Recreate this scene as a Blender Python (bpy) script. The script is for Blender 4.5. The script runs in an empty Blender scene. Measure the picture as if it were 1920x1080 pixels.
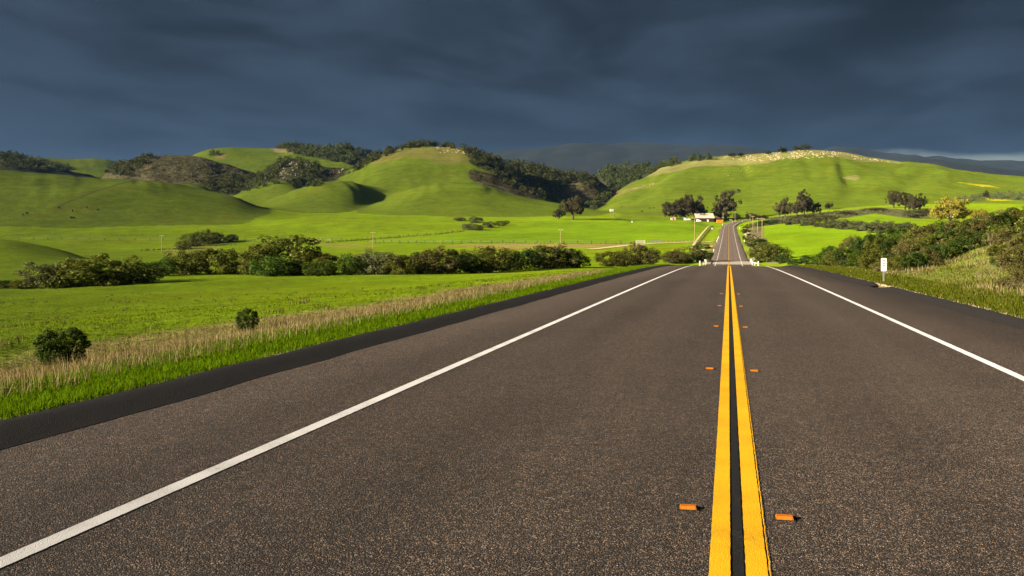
import bpy, math, random
import numpy as np

# ---------------------------------------------------------------- camera, world, sun, exposure
SC = bpy.context.scene
COL = SC.collection
RNG = np.random.default_rng(7)
random.seed(7)

F = 1911.0                 # focal length in photo pixels (1920 wide)
HOR = 420.0                # photo row of the true horizon
YAW = math.radians(12.0)   # road runs along +Y, the camera looks 12 degrees left of it
CX, CY, CZ = -0.05, 0.0, 1.616
SN, CS = math.sin(YAW), math.cos(YAW)

cam_d = bpy.data.cameras.new('camera')
cam_d.sensor_width = 36.0
cam_d.lens = 36.0 * F / 1920.0
cam_d.shift_y = -(540.0 - HOR) / 1920.0
cam_d.clip_start = 0.05
cam_d.clip_end = 40000.0
cam = bpy.data.objects.new('camera', cam_d)
cam.location = (CX, CY, CZ)
cam.rotation_euler = (math.radians(90), 0, YAW)
COL.objects.link(cam)
SC.camera = cam

SUN_EL = math.radians(18.0)
SUN_HEAD = math.radians(35.0)      # light travels towards +X, turned this much towards +Y
sdir = (-math.cos(SUN_HEAD), -math.sin(SUN_HEAD))      # where the sun stands
SC.view_settings.view_transform = 'Standard'
SC.view_settings.look = 'None'
SC.view_settings.exposure = 1.9
SC.view_settings.gamma = 1.0
SC.view_settings.use_curve_mapping = False

sun_d = bpy.data.lights.new('sun', 'SUN')
sun_d.energy = 4.6
sun_d.angle = math.radians(0.5)
sun_d.color = (1.0, 0.85, 0.64)
sun = bpy.data.objects.new('sun', sun_d)
sun.rotation_euler = (math.radians(90) - SUN_EL, 0, math.atan2(sdir[1], sdir[0]) + math.radians(90))
COL.objects.link(sun)

W = bpy.data.worlds.new('World')
SC.world = W
W.use_nodes = True

class NT:
    """small helper to write node trees"""
    def __init__(s, tree):
        s.t = tree
        s.n = tree.nodes
        s.n.clear()
    def new(s, typ, **kw):
        n = s.n.new(typ)
        for k, v in kw.items():
            setattr(n, k, v)
        return n
    def put(s, sock, v):
        if hasattr(v, 'is_linked') or isinstance(v, bpy.types.NodeSocket):
            s.t.links.new(v, sock)
        elif isinstance(v, (tuple, list)) and len(v) == 3 and sock.type == 'RGBA':
            sock.default_value = (*v, 1)
        else:
            sock.default_value = v
    def math(s, op, a, b=None, c=None, clamp=False):
        n = s.new('ShaderNodeMath', operation=op, use_clamp=clamp)
        for i, v in enumerate((a, b, c)):
            if v is not None:
                s.put(n.inputs[i], v)
        return n.outputs[0]
    def vmath(s, op, a, b=None):
        n = s.new('ShaderNodeVectorMath', operation=op)
        s.put(n.inputs[0], a)
        if b is not None:
            s.put(n.inputs[3 if op == 'SCALE' else 1], b)
        return n.outputs[1 if op in ('DOT_PRODUCT', 'LENGTH') else 0]
    def mix(s, f, a, b, blend='MIX'):
        n = s.new('ShaderNodeMix', data_type='RGBA', blend_type=blend)
        s.put(n.inputs[0], f); s.put(n.inputs[6], a); s.put(n.inputs[7], b)
        return n.outputs[2]
    def noise(s, vec, scale, detail=3, rough=0.55, dist=0.0):
        n = s.new('ShaderNodeTexNoise')
        if vec is not None:
            s.put(n.inputs['Vector'], vec)
        n.inputs['Scale'].default_value = scale
        n.inputs['Detail'].default_value = detail
        n.inputs['Roughness'].default_value = rough
        n.inputs['Distortion'].default_value = dist
        return n.outputs['Fac']
    def ramp(s, f, a, b, lo=0.0, hi=1.0):
        n = s.new('ShaderNodeMapRange', interpolation_type='SMOOTHSTEP')
        s.put(n.inputs[0], f)
        n.inputs[1].default_value = a; n.inputs[2].default_value = b
        n.inputs[3].default_value = lo; n.inputs[4].default_value = hi
        return n.outputs[0]

def build_world():
    T = NT(W.node_tree)
    out = T.new('ShaderNodeOutputWorld')
    sky = T.new('ShaderNodeTexSky', sky_type='NISHITA', sun_disc=False)
    sky.sun_elevation = SUN_EL
    sky.sun_rotation = math.atan2(sdir[0], sdir[1])
    sky.air_density = 1.0; sky.dust_density = 1.2
    clear = T.new('ShaderNodeBackground')
    T.put(clear.inputs[0], sky.outputs[0]); clear.inputs[1].default_value = 0.075
    tc = T.new('ShaderNodeTexCoord')
    d = T.vmath('NORMALIZE', tc.outputs['Generated'])
    sep = T.new('ShaderNodeSeparateXYZ'); T.put(sep.inputs[0], d)
    z = T.math('MAXIMUM', sep.outputs[2], 0.0)
    # cloud deck seen as a flat layer: bands close up towards the horizon
    inv = T.math('DIVIDE', 1.0, T.math('ADD', z, 0.10))
    p = T.vmath('SCALE', d, inv)
    mp = T.new('ShaderNodeMapping'); T.put(mp.inputs[0], p)
    mp.inputs['Rotation'].default_value = (0, 0, math.radians(-4))
    mp.inputs['Scale'].default_value = (0.95, 0.62, 0.0)
    n1 = T.noise(mp.outputs[0], 1.35, 6, 0.52, 0.3)
    n2 = T.noise(mp.outputs[0], 0.33, 3, 0.5, 0.2)
    sunward = T.math('MULTIPLY', T.vmath('DOT_PRODUCT', d, (sdir[0], sdir[1], -0.25)), 0.16)
    tone = T.ramp(T.math('ADD', T.math('ADD', T.math('MULTIPLY', n1, 0.72), T.math('MULTIPLY', n2, 0.40)), sunward), 0.38, 0.62)
    ccol = T.mix(tone, CLOUD_DARK, CLOUD_LIGHT)
    low = T.ramp(z, 0.05, 0.20, 1.0, 0.0)
    ccol = T.mix(T.math('MULTIPLY', low, 0.55), ccol, CLOUD_LOW)
    cloud = T.new('ShaderNodeBackground')
    T.put(cloud.inputs[0], ccol); cloud.inputs[1].default_value = 1.0
    # the bank stands ahead and overhead; towards the sun the sky is open
    toward = T.vmath('DOT_PRODUCT', d, (sdir[0], sdir[1], -0.35))
    cover = T.ramp(T.math('ADD', toward, T.math('MULTIPLY', T.math('SUBTRACT', n2, 0.5), 0.9)), 0.42, 0.80, 1.0, 0.0)
    # clear strip low over the far range on the right, under the edge of the bank
    az = T.vmath('DOT_PRODUCT', d, (math.sin(math.radians(6)), math.cos(math.radians(6)), 0))
    edge = T.math('ADD', T.math('MULTIPLY', T.math('SUBTRACT', n1, 0.5), 0.035), 0.0)
    side = T.ramp(T.vmath('DOT_PRODUCT', d, (1, 0, 0)), -0.02, 0.10)
    gap = T.ramp(T.math('ADD', z, edge), 0.058, 0.067, 1.0, 0.0)
    cover = T.math('MULTIPLY', cover, T.math('SUBTRACT', 1.0, T.math('MULTIPLY', T.math('MULTIPLY', gap, side), 0.16)))
    mx = T.new('ShaderNodeMixShader')
    T.put(mx.inputs[0], cover); T.put(mx.inputs[1], clear.outputs[0]); T.put(mx.inputs[2], cloud.outputs[0])
    T.put(out.inputs[0], mx.outputs[0])

CLOUD_DARK = (0.0024, 0.0034, 0.0054)
CLOUD_LIGHT = (0.0105, 0.0160, 0.0250)
CLOUD_LOW = (0.0082, 0.0132, 0.0218)
build_world()

# ---------------------------------------------------------------- numeric helpers
def smooth(a, b, x):
    t = np.clip((np.asarray(x, float) - a) / (b - a), 0, 1)
    return t * t * (3 - 2 * t)

def _hash(i, j, seed):
    h = (i * 374761393 + j * 668265263 + seed * 974634777) & 0xffffffff
    h = ((h ^ (h >> 13)) * 1274126177) & 0xffffffff
    return ((h ^ (h >> 16)) & 0xffff) / 65535.0

def vnoise(x, y, seed=0):
    """value noise in 0..1"""
    x = np.asarray(x, float); y = np.asarray(y, float)
    i = np.floor(x).astype(np.int64); j = np.floor(y).astype(np.int64)
    u = x - i; v = y - j
    u = u * u * (3 - 2 * u); v = v * v * (3 - 2 * v)
    a = _hash(i, j, seed); b = _hash(i + 1, j, seed); c = _hash(i, j + 1, seed); d = _hash(i + 1, j + 1, seed)
    return (a * (1 - u) + b * u) * (1 - v) + (c * (1 - u) + d * u) * v

def gsmooth(a, s, axis=-1):
    r = int(3 * s) + 1
    k = np.exp(-0.5 * (np.arange(-r, r + 1) / s) ** 2); k /= k.sum()
    return np.apply_along_axis(lambda v: np.convolve(np.pad(v, r, 'edge'), k, 'valid'), axis, a)

def pchip(xk, yk):
    xk = np.array(xk, float); yk = np.array(yk, float)
    h = np.diff(xk); d = np.diff(yk) / h
    m = np.zeros_like(yk)
    for k in range(1, len(xk) - 1):
        if d[k - 1] * d[k] > 0:
            w1 = 2 * h[k] + h[k - 1]; w2 = h[k] + 2 * h[k - 1]
            m[k] = (w1 + w2) / (w1 / d[k - 1] + w2 / d[k])
    m[0] = d[0]; m[-1] = d[-1]
    def f(x):
        x = np.asarray(x, float)
        k = np.clip(np.searchsorted(xk, x) - 1, 0, len(h) - 1)
        t = (x - xk[k]) / h[k]
        lin_lo = x < xk[0]; lin_hi = x > xk[-1]
        r = ((2 * t**3 - 3 * t**2 + 1) * yk[k] + (t**3 - 2 * t**2 + t) * h[k] * m[k]
             + (-2 * t**3 + 3 * t**2) * yk[k + 1] + (t**3 - t**2) * h[k] * m[k + 1])
        r = np.where(lin_lo, yk[0] + m[0] * (x - xk[0]), r)
        return np.where(lin_hi, yk[-1] + m[-1] * (x - xk[-1]), r)
    return f

# height of the road surface along the road
_zr = pchip([-40, 0, 20, 40, 60, 80, 95, 108, 130, 160, 200, 245, 290, 330, 400, 530, 700, 860, 930, 1000],
            [2.5, 1.616, 1.18, 0.74, 0.28, -0.22, -0.66, -1.13, -2.15, -3.8, -5.9, -7.3, -7.95, -7.95, -7.35, -5.8, -2.9, 0.4, 1.85, 3.2])
def zroad(y):
    return _zr(y) - 1.616

# ---------------------------------------------------------------- terrain
def to_cam(x, y):
    dx = np.asarray(x, float) - CX; dy = np.asarray(y, float) - CY
    R = dx * CS + dy * SN
    D = -dx * SN + dy * CS
    th = np.clip(np.arctan2(R, D), -0.66, 0.66)
    r = np.hypot(dx, dy)
    return 960 + F * np.tan(th), np.maximum(r * np.cos(th), 1.0)

def world(px, D):
    R = (np.asarray(px, float) - 960) / F * D
    return CX - SN * D + CS * R, CY + CS * D + SN * R

BASE = {   # photo column -> (distance, photo row) of the lie of the valley
    -600: [(14, 690), (30, 650), (50, 611), (80, 585), (120, 563), (160, 548), (250, 510), (400, 488), (650, 470), (800, 430), (1000, 400), (1400, 395), (3000, 400)],
    0:    [(14, 690), (30, 650), (50, 611), (80, 585), (120, 563), (165, 541), (250, 508), (400, 487), (650, 468), (730, 447), (800, 428), (900, 406), (1000, 398), (1400, 395), (3000, 400)],
    250:  [(14, 690), (30, 640), (50, 603), (80, 577), (120, 555), (180, 526), (250, 508), (400, 487), (650, 470), (730, 449), (800, 430), (900, 406), (1000, 399), (1400, 396), (3000, 400)],
    560:  [(16, 680), (30, 625), (50, 590), (80, 565), (120, 543), (190, 519), (260, 500), (400, 483), (620, 464), (720, 447), (800, 432), (900, 408), (1000, 402), (1400, 398), (3000, 402)],
    900:  [(20, 640), (40, 592), (60, 568), (90, 547), (140, 525), (210, 509), (270, 495), (400, 475), (520, 460), (600, 450), (750, 432), (880, 415), (1000, 406), (1400, 400), (3000, 404)],
    1100: [(30, 600), (60, 548), (90, 528), (140, 512), (240, 500), (300, 489), (400, 473), (520, 457), (600, 448), (750, 431), (900, 412.5), (1000, 407), (1400, 402), (3000, 404)],
    1260: [(40, 560), (80, 515), (120, 505), (200, 503), (280, 494), (400, 474), (530, 455), (700, 435), (900, 416), (1000, 408), (1400, 402), (3000, 404)],
    1370: [(60, 500), (106, 497), (200, 500), (290, 494.5), (400, 470), (530, 452), (700, 436), (860, 425), (950, 419), (1050, 414), (1400, 402), (3000, 404)],
    1480: [(60, 520), (106, 497), (160, 500), (260, 492), (330, 474), (400, 455), (470, 440), (530, 427), (620, 416), (750, 411), (900, 407.5), (975, 405), (1060, 402), (1200, 398), (3000, 402)],
    1650: [(45, 520), (60, 505), (100, 474), (140, 466), (200, 466), (300, 458), (400, 442), (480, 430), (540, 425), (620, 412), (700, 402.5), (800, 403), (900, 397), (985, 390), (1150, 386), (1400, 386), (3000, 400)],
    1800: [(30, 580), (45, 504), (60, 472), (90, 442), (130, 434), (200, 435), (300, 432), (500, 425), (700, 415), (850, 404), (1000, 384.5), (1150, 383), (1400, 384), (3000, 400)],
    1930: [(30, 560), (45, 478), (60, 444), (90, 416), (130, 414), (200, 420), (300, 422), (500, 415), (700, 406), (850, 398), (1000, 390), (1150, 384), (1400, 384), (3000, 400)],
    2500: [(30, 560), (45, 478), (60, 444), (90, 416), (130, 414), (200, 420), (300, 422), (500, 415), (700, 406), (850, 398), (1000, 390), (1150, 384), (1400, 384), (3000, 400)],
}
_GP = np.arange(-600, 2501, 10.0)
_GL = np.linspace(math.log(5), math.log(12000), 320)
def _build_base():
    cols = sorted(BASE)
    tab = np.array([np.interp(_GL, np.log([p[0] for p in BASE[c]]), [p[1] for p in BASE[c]]) for c in cols])
    g = np.array([np.interp(_GP, cols, tab[:, k]) for k in range(len(_GL))]).T
    g = gsmooth(g, 4, 0)
    return gsmooth(g, 2.2, 1)
_GB = _build_base()
def zbase(px, D):
    u = np.clip((px + 600) / 10.0, 0, len(_GP) - 1.001); i = u.astype(int); u = u - i
    v = np.clip((np.log(D) - _GL[0]) / (_GL[1] - _GL[0]), 0, len(_GL) - 1.001); j = v.astype(int); v = v - j
    Y = (_GB[i, j] * (1 - u) + _GB[i + 1, j] * u) * (1 - v) + (_GB[i, j + 1] * (1 - u) + _GB[i + 1, j + 1] * u) * v
    return CZ - (Y - HOR) * np.minimum(D, 3000) / F

# hills: name, ridge line as (photo column, photo row), ridge distance, foot distance, length of back slope, cover, shape
def L(name, pts, Dr, Df, back, cover, sm=5, pw=1.0):
    return dict(name=name, pts=pts, Dr=Dr, Df=Df, back=back, cover=cover, sm=sm, pw=pw)
LAYERS = [
 L('range', [(-700,312),(300,312),(800,305),(880,297),(940,286),(1000,279.5),(1070,274),(1130,272),(1200,271),(1300,272),(1390,273),(1430,279),(1450,284),(1500,290),(1540,288),(1567,282.5),(1587,279.5),(1602,281),(1625,291),(1642,294),(1665,291.5),(1685,290),(1700,291),(1715,288.5),(1737,296),(1760,293.5),(1785,296),(1815,301),(1850,303),(1890,304),(1920,305),(2300,300),(2700,310)], 7600, 4300, 2200, 'mountain', 6),
 L('foothill', [(1560,330),(1640,318),(1680,306),(1710,300),(1740,300.5),(1775,305),(1820,311),(1860,313),(1900,316),(1960,320),(2300,318),(2700,322)], 4600, 3300, 1200, 'mountain', 6),
 L('backhill', [(-700,296),(0,297),(45,295.5),(70,295),(100,297),(140,299.5),(175,297.5),(195,299),(217,304),(240,312),(280,330)], 2500, 1950, 900, 'hillgrass', 5),
 L('woodhill', [(-700,284),(-60,288),(0,291),(25,294),(45,300),(75,308),(100,313),(130,319),(170,328),(210,340)], 1900, 1480, 500, 'wood', 5),
 L('greenback', [(310,345),(335,315),(355,292),(387,281.5),(425,277.5),(480,279.5),(505,280),(530,280),(550,277),(580,280),(610,278),(650,277),(680,286),(720,302),(760,330)], 2250, 1750, 700, 'hillgrass', 5),
 L('scrubhill', [(180,340),(195,326),(212,313),(237,303),(262,297),(280,292.5),(310,290),(345,290.5),(375,295.5),(410,305),(440,315),(470,324),(500,336),(540,352)], 1650, 1280, 500, 'scrub', 4),
 L('knob', [(440,362),(480,335),(505,318),(530,304),(550,299),(580,303),(600,312),(625,318),(650,318),(690,330),(720,350)], 1520, 1260, 350, 'wood', 4),
 L('dell', [(300,352),(320,344),(345,342),(370,344.5),(390,352),(420,368)], 1260, 1050, 250, 'hillgrass', 4),
 L('green', [(420,385),(435,371),(455,361),(480,352),(505,344),(530,341),(550,346),(575,356),(600,372)], 1360, 1120, 300, 'hillgrass', 4),
 L('main', [(560,395),(600,360),(620,345),(642,331),(667,316.5),(692,302.5),(717,289),(742,282.5),(767,277),(792,276),(817,276),(855,276),(880,280),(905,288),(930,300),(960,318),(1000,342),(1040,366),(1080,392)], 1500, 1060, 500, 'hillgrass', 5, 1.15),
 L('shoulder', [(840,290),(870,287),(905,293),(942,306),(983,312),(1017,319),(1050,325),(1083,331),(1113,336),(1140,352),(1165,384)], 1750, 1280, 500, 'wood', 5),
 L('knoll', [(455,408),(490,386),(530,365.5),(567,350.5),(605,341),(640,337.5),(662,340),(690,346),(715,356),(735,367),(748,380),(760,396)], 1230, [(455,960),(620,960),(655,985),(680,1030),(700,1080),(735,1140),(760,1170)], 300, 'hillgrass', 5),
 L('lobe', [(590,407),(640,397),(670,390.5),(695,385.5),(730,372.5),(750,362),(780,351),(817,343),(850,342.5),(870,344),(900,348.5),(933,358),(967,366),(1008,374),(1050,380),(1100,390),(1150,403)], 1150, 880, 350, 'hillgrass', 5),
 L('farwood', [(1070,352),(1105,336),(1122,326),(1137,318),(1167,311),(1178,313),(1213,316),(1260,318)], 2300, 1850, 500, 'wood', 5),
 L('lump', [(1035,384),(1052,358),(1068,345),(1087,338.5),(1110,340),(1130,352),(1150,376)], 1560, 1330, 250, 'scrub', 4),
 L('woodslope', [(1085,402),(1105,384),(1125,370),(1145,352),(1170,338),(1195,325),(1222,314),(1250,308),(1280,304),(1310,302)], 1800, 1420, 400, 'wood', 5),
 L('righthill', [(1095,404),(1120,390),(1137,380),(1150,363),(1170,351.5),(1190,340.5),(1210,333.5),(1222,329),(1232,320),(1246,313),(1262,308.5),(1287,305),(1312,300.5),(1333,298),(1353,294.5),(1387,293),(1412,291),(1440,288.5),(1470,286),(1497,283),(1522,282),(1552,283.5),(1590,289),(1627,297),(1665,304),(1690,306),(1735,306.5),(1760,310),(1802,318),(1865,327),(1920,331),(2100,345),(2700,350)], 1650, 1000, 600, 'hillgrass', 5),
 L('scrubmound', [(1740,392),(1765,384),(1795,370),(1830,362),(1870,358),(1900,360),(1960,366),(2300,372)], 1300, 1150, 150, 'greyscrub', 6),
 L('lefthill', [(-700,322),(-200,316),(0,319.5),(50,322.5),(112,326.5),(175,330),(237,334.5),(275,337.5),(312,343),(350,350.5),(387,358),(425,365),(450,371.5),(480,385),(510,397),(545,406)], 1050, 760, 350, 'hillgrass', 6),
 L('mound_a', [(95,446),(130,437),(165,430),(200,426.5),(240,427),(275,433),(310,443)], 810, 735, 60, 'pasture', 6),
 L('mound_b', [(400,448),(440,430),(490,417),(560,411),(620,410),(680,411),(740,414),(800,417),(850,419),(900,426)], 850, 700, 80, 'pasture', 8),
 L('mound_c', [(-700,430),(-200,436),(0,444),(40,450),(70,456.5),(110,467),(150,480)], 430, 300, 60, 'pasture', 8),
]
_RP = np.arange(-700, 2701, 2.0)
for l in LAYERS:
    pts = l['pts']
    xs = [p[0] for p in pts]; ys = [p[1] for p in pts]
    r = np.interp(_RP, xs, ys)
    if xs[0] > -690: r = np.where(_RP < xs[0], ys[0] + (xs[0] - _RP) * 0.9, r)
    if xs[-1] < 2690: r = np.where(_RP > xs[-1], ys[-1] + (_RP - xs[-1]) * 0.9, r)
    l['ry'] = gsmooth(np.minimum(r, 560), l['sm'])
    for k in ('Dr', 'Df'):
        v = l[k]
        l[k + 'a'] = np.full_like(_RP, v) if not isinstance(v, list) else gsmooth(np.interp(_RP, [q[0] for q in v], [q[1] for q in v]), 4)

GULLIES = [  # creases on the right hill: columns at top and foot, rows span in t, width, depth
    (1496, 1530, 0.34, 0.56, 12, 3.0), (1566, 1592, 0.28, 0.54, 13, 3.0), (1380, 1410, 0.44, 0.58, 7, 3.0), (1545, 1552, 0.3, 0.55, 8, 2),
    (1650, 1600, 0.1, 0.42, 20, 2.2), (1300, 1180, 0.25, 0.7, 22, 3), (1760, 1700, 0.1, 0.6, 26, 4)]

def hills(px, D, zb):
    """smooth union of the valley floor and every hill; also returns which one is on top"""
    z = zb.copy(); top = np.full(px.shape, -1)
    for k, l in enumerate(LAYERS):
        if l['Dr'] > 100 and D.max() < np.min(l['Dfa']) - 200:
            continue
        ry = np.interp(px, _RP, l['ry']); Dr = np.interp(px, _RP, l['Dra']); Df = np.interp(px, _RP, l['Dfa'])
        zrdg = CZ - (ry - HOR) * Dr / F
        zf = zbase(px, Df) - 3
        t = (D - Df) / (Dr - Df)
        tc = np.clip(t, 0, 1) ** l['pw']
        S = 0.5 * (tc * tc * (3 - 2 * tc)) + 0.5 * (1 - (1 - tc) ** 1.6)
        zl = zf + (zrdg - zf) * S
        if l['name'] == 'righthill':
            for (a, b, t0, t1, w, dep) in GULLIES:
                c = a + (b - a) * np.clip((0.9 - tc), 0, 0.9) / 0.6
                zl = zl - dep * np.exp(-((px - c) / w) ** 2) * smooth(t0, t0 + 0.12, tc) * (1 - smooth(t1, t1 + 0.15, tc))
        back = np.clip((D - Dr) / l['back'], 0, 1)
        zl = zl - (zrdg - zf + 6) * back * back * (3 - 2 * back)
        zl = np.where(t < 0, zf + t * (Dr - Df) * 0.25, zl)
        zl = np.where(zrdg < zf, np.minimum(zl, zrdg), zl)
        kk = 1.6 if l['name'].startswith('mound') else 3.5
        m = zl - z
        top = np.where(m > 0, k, top)
        z = z + np.where(m > 30 * kk, m, kk * np.log1p(np.exp(np.clip(m / kk, -40, 40))))
    return z, top

PATH = None   # centre line of the highway after its bend, filled below

def ground(x, y, want_top=False):
    x = np.asarray(x, float); y = np.asarray(y, float)
    px, D = to_cam(x, y)
    zb = zbase(px, D)
    # low swells of the pasture
    fade = smooth(40, 200, D)
    zb = zb + fade * ((vnoise(x / 55, y / 55, 3) - 0.5) * 1.3 + (vnoise(x / 21, y / 21, 4) - 0.5) * 0.45)
    zb = zb + (1 - fade) * ((vnoise(x / 6, y / 6, 5) - 0.5) * 0.25 + (vnoise(x / 1.7, y / 1.7, 6) - 0.5) * 0.06)
    z, top = hills(px, D, zb)
    hf = smooth(0, 25, z - zb)
    rough = np.zeros_like(z)
    for nm, amp in (('wood', 3.0), ('scrub', 4.0), ('greyscrub', 1.5)):
        ids = [k for k, l in enumerate(LAYERS) if l['cover'] == nm]
        rough = np.where(np.isin(top, ids), amp, rough)
    z = z + hf * ((vnoise(x / 90, y / 90, 8) - 0.5) * 5.0 + (vnoise(x / 34, y / 34, 9) - 0.5) * 2.2 + (vnoise(x / 13, y / 13, 10) - 0.5) * (0.5 + rough))
    # shallow folds running down the slopes
    u = px / 26 + (vnoise(px / 60, np.log(D) * 9, 14) - .5) * 2.2
    fold = np.abs(vnoise(u, np.log(D) * 3.0, 15) - .5) * 2
    u2 = px / 9 + (vnoise(px / 20, np.log(D) * 20, 16) - .5) * 2.5
    fold2 = np.abs(vnoise(u2, np.log(D) * 7.0, 17) - .5) * 2
    z = z - smooth(6, 40, z - zb) * (smooth(.9, 0, fold) * 1.1 + smooth(.8, 0, fold2) * 0.22)
    mids = [k for k, l in enumerate(LAYERS) if l['cover'] == 'mountain']
    mm = np.isin(top, mids)
    if mm.any():
        q = np.abs(vnoise(x / 520, y / 520, 11) - 0.5) * 2 + 0.5 * np.abs(vnoise(x / 240, y / 240, 12) - 0.5) * 2 + 0.25 * vnoise(x / 110, y / 110, 13)
        z = z + np.where(mm, smooth(0, 200, z - zb) * (q - 0.75) * 45, 0)
    # the highway corridor
    zr = zroad(y)
    lft = np.interp(-x, [0, 6.12, 6.24, 7.6, 9.5, 11], [-.12, -.12, .06, .04, -.20, -.4])
    rgt = np.interp(x, [0, 6.12, 6.24, 8, 11], [-.12, -.12, .06, .08, .35])
    far = smooth(150, 400, y)
    zc = zr + np.where(x < 0, lft, rgt) - far * 0.12
    w = np.where(x < 0, smooth(9, 34, -x), smooth(8.0, 18 , x))
    w = np.where(y > 935, np.maximum(w, smooth(935, 975, y)), w)
    z = zc * (1 - w) + z * w
    if PATH is not None:
        sel = (y > 900) & (D < 1500) & (px > 1300) & (px < 1800)
        if sel.any():
            xs = x[sel]; ys = y[sel]
            best = np.full(xs.shape, 1e9); bz = np.zeros(xs.shape)
            for k in range(0, len(PATH), 1):
                dd = (xs - PATH[k][0]) ** 2 + (ys - PATH[k][1]) ** 2
                m = dd < best
                best = np.where(m, dd, best); bz = np.where(m, PATH[k][2], bz)
            ww = smooth(9, 26, np.sqrt(best))
            zz = z.copy(); zz[sel] = (bz - 0.35) * (1 - ww) + z[sel] * ww
            z = zz
    if want_top:
        return z, top, px, D
    return z

def build_path():
    pts = []
    for (px, py, D) in [(1371.5, 420.6, 922), (1376, 417.8, 945), (1385, 415.5, 960), (1402, 412.6, 968), (1430, 409.3, 973), (1470, 405.3, 976), (1520, 400.5, 979), (1570, 396, 983), (1620, 391.8, 988), (1680, 388, 994), (1740, 385.5, 1002)]:
        x, y = world(px, D)
        pts.append((float(x), float(y), CZ - (py - HOR) * D / F))
    pts = [(0.0, 860.0, float(zroad(860))), (0.0, 900.0, float(zroad(900)) )] + pts
    P = np.array(pts)
    s = np.r_[0, np.cumsum(np.hypot(np.diff(P[:, 0]), np.diff(P[:, 1])))]
    u = np.linspace(0, s[-1], 90)
    Q = np.stack([np.interp(u, s, P[:, k]) for k in range(3)], 1)
    return gsmooth(Q, 3.0, 0)
PATH = build_path()

# what the camera sees of the bare ground, to find the point of the ground at a photo pixel
_VD = np.exp(np.linspace(math.log(6), math.log(2900), 1500))
_VC = {}
def _col(px):
    px = round(px * 2) / 2
    if px not in _VC:
        x, y = world(px, _VD)
        z = ground(x, y)
        Y = HOR - (z - CZ) * F / _VD
        _VC[px] = (z, Y, np.minimum.accumulate(Y))
    return _VC[px]
def spot(px, py, dmin=6.0):
    """the ground point that appears at a photo pixel"""
    z, Y, run = _col(px)
    k = np.nonzero((run <= py) & (_VD >= dmin))[0]
    i = int(k[0]) if len(k) else int(np.argmin(np.where(_VD >= dmin, Y, 1e9)))
    D = _VD[i]
    if i > 0 and Y[i - 1] > py > Y[i]:
        D = _VD[i - 1] + (_VD[i] - _VD[i - 1]) * (Y[i - 1] - py) / (Y[i - 1] - Y[i])
    x, y = world(px, D)
    return float(x), float(y), float(ground(np.array([x]), np.array([y]))[0]), float(D)
# ---------------------------------------------------------------- mesh helpers and tagging
def mesh_np(name, v, faces, mat=None, smooth_=False, mats=None, mi=None):
    """faces: int array (n,3) or (n,4)"""
    me = bpy.data.meshes.new(name)
    v = np.ascontiguousarray(v, np.float32); f = np.ascontiguousarray(faces, np.int32)
    n, k = f.shape
    me.vertices.add(len(v)); me.vertices.foreach_set('co', v.ravel())
    me.loops.add(n * k); me.loops.foreach_set('vertex_index', f.ravel())
    me.polygons.add(n)
    me.polygons.foreach_set('loop_start', np.arange(0, n * k, k, dtype=np.int32))
    me.polygons.foreach_set('loop_total', np.full(n, k, np.int32))
    if smooth_:
        me.polygons.foreach_set('use_smooth', np.ones(n, bool))
    me.update(calc_edges=True)
    if mat: me.materials.append(mat)
    return me

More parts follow.
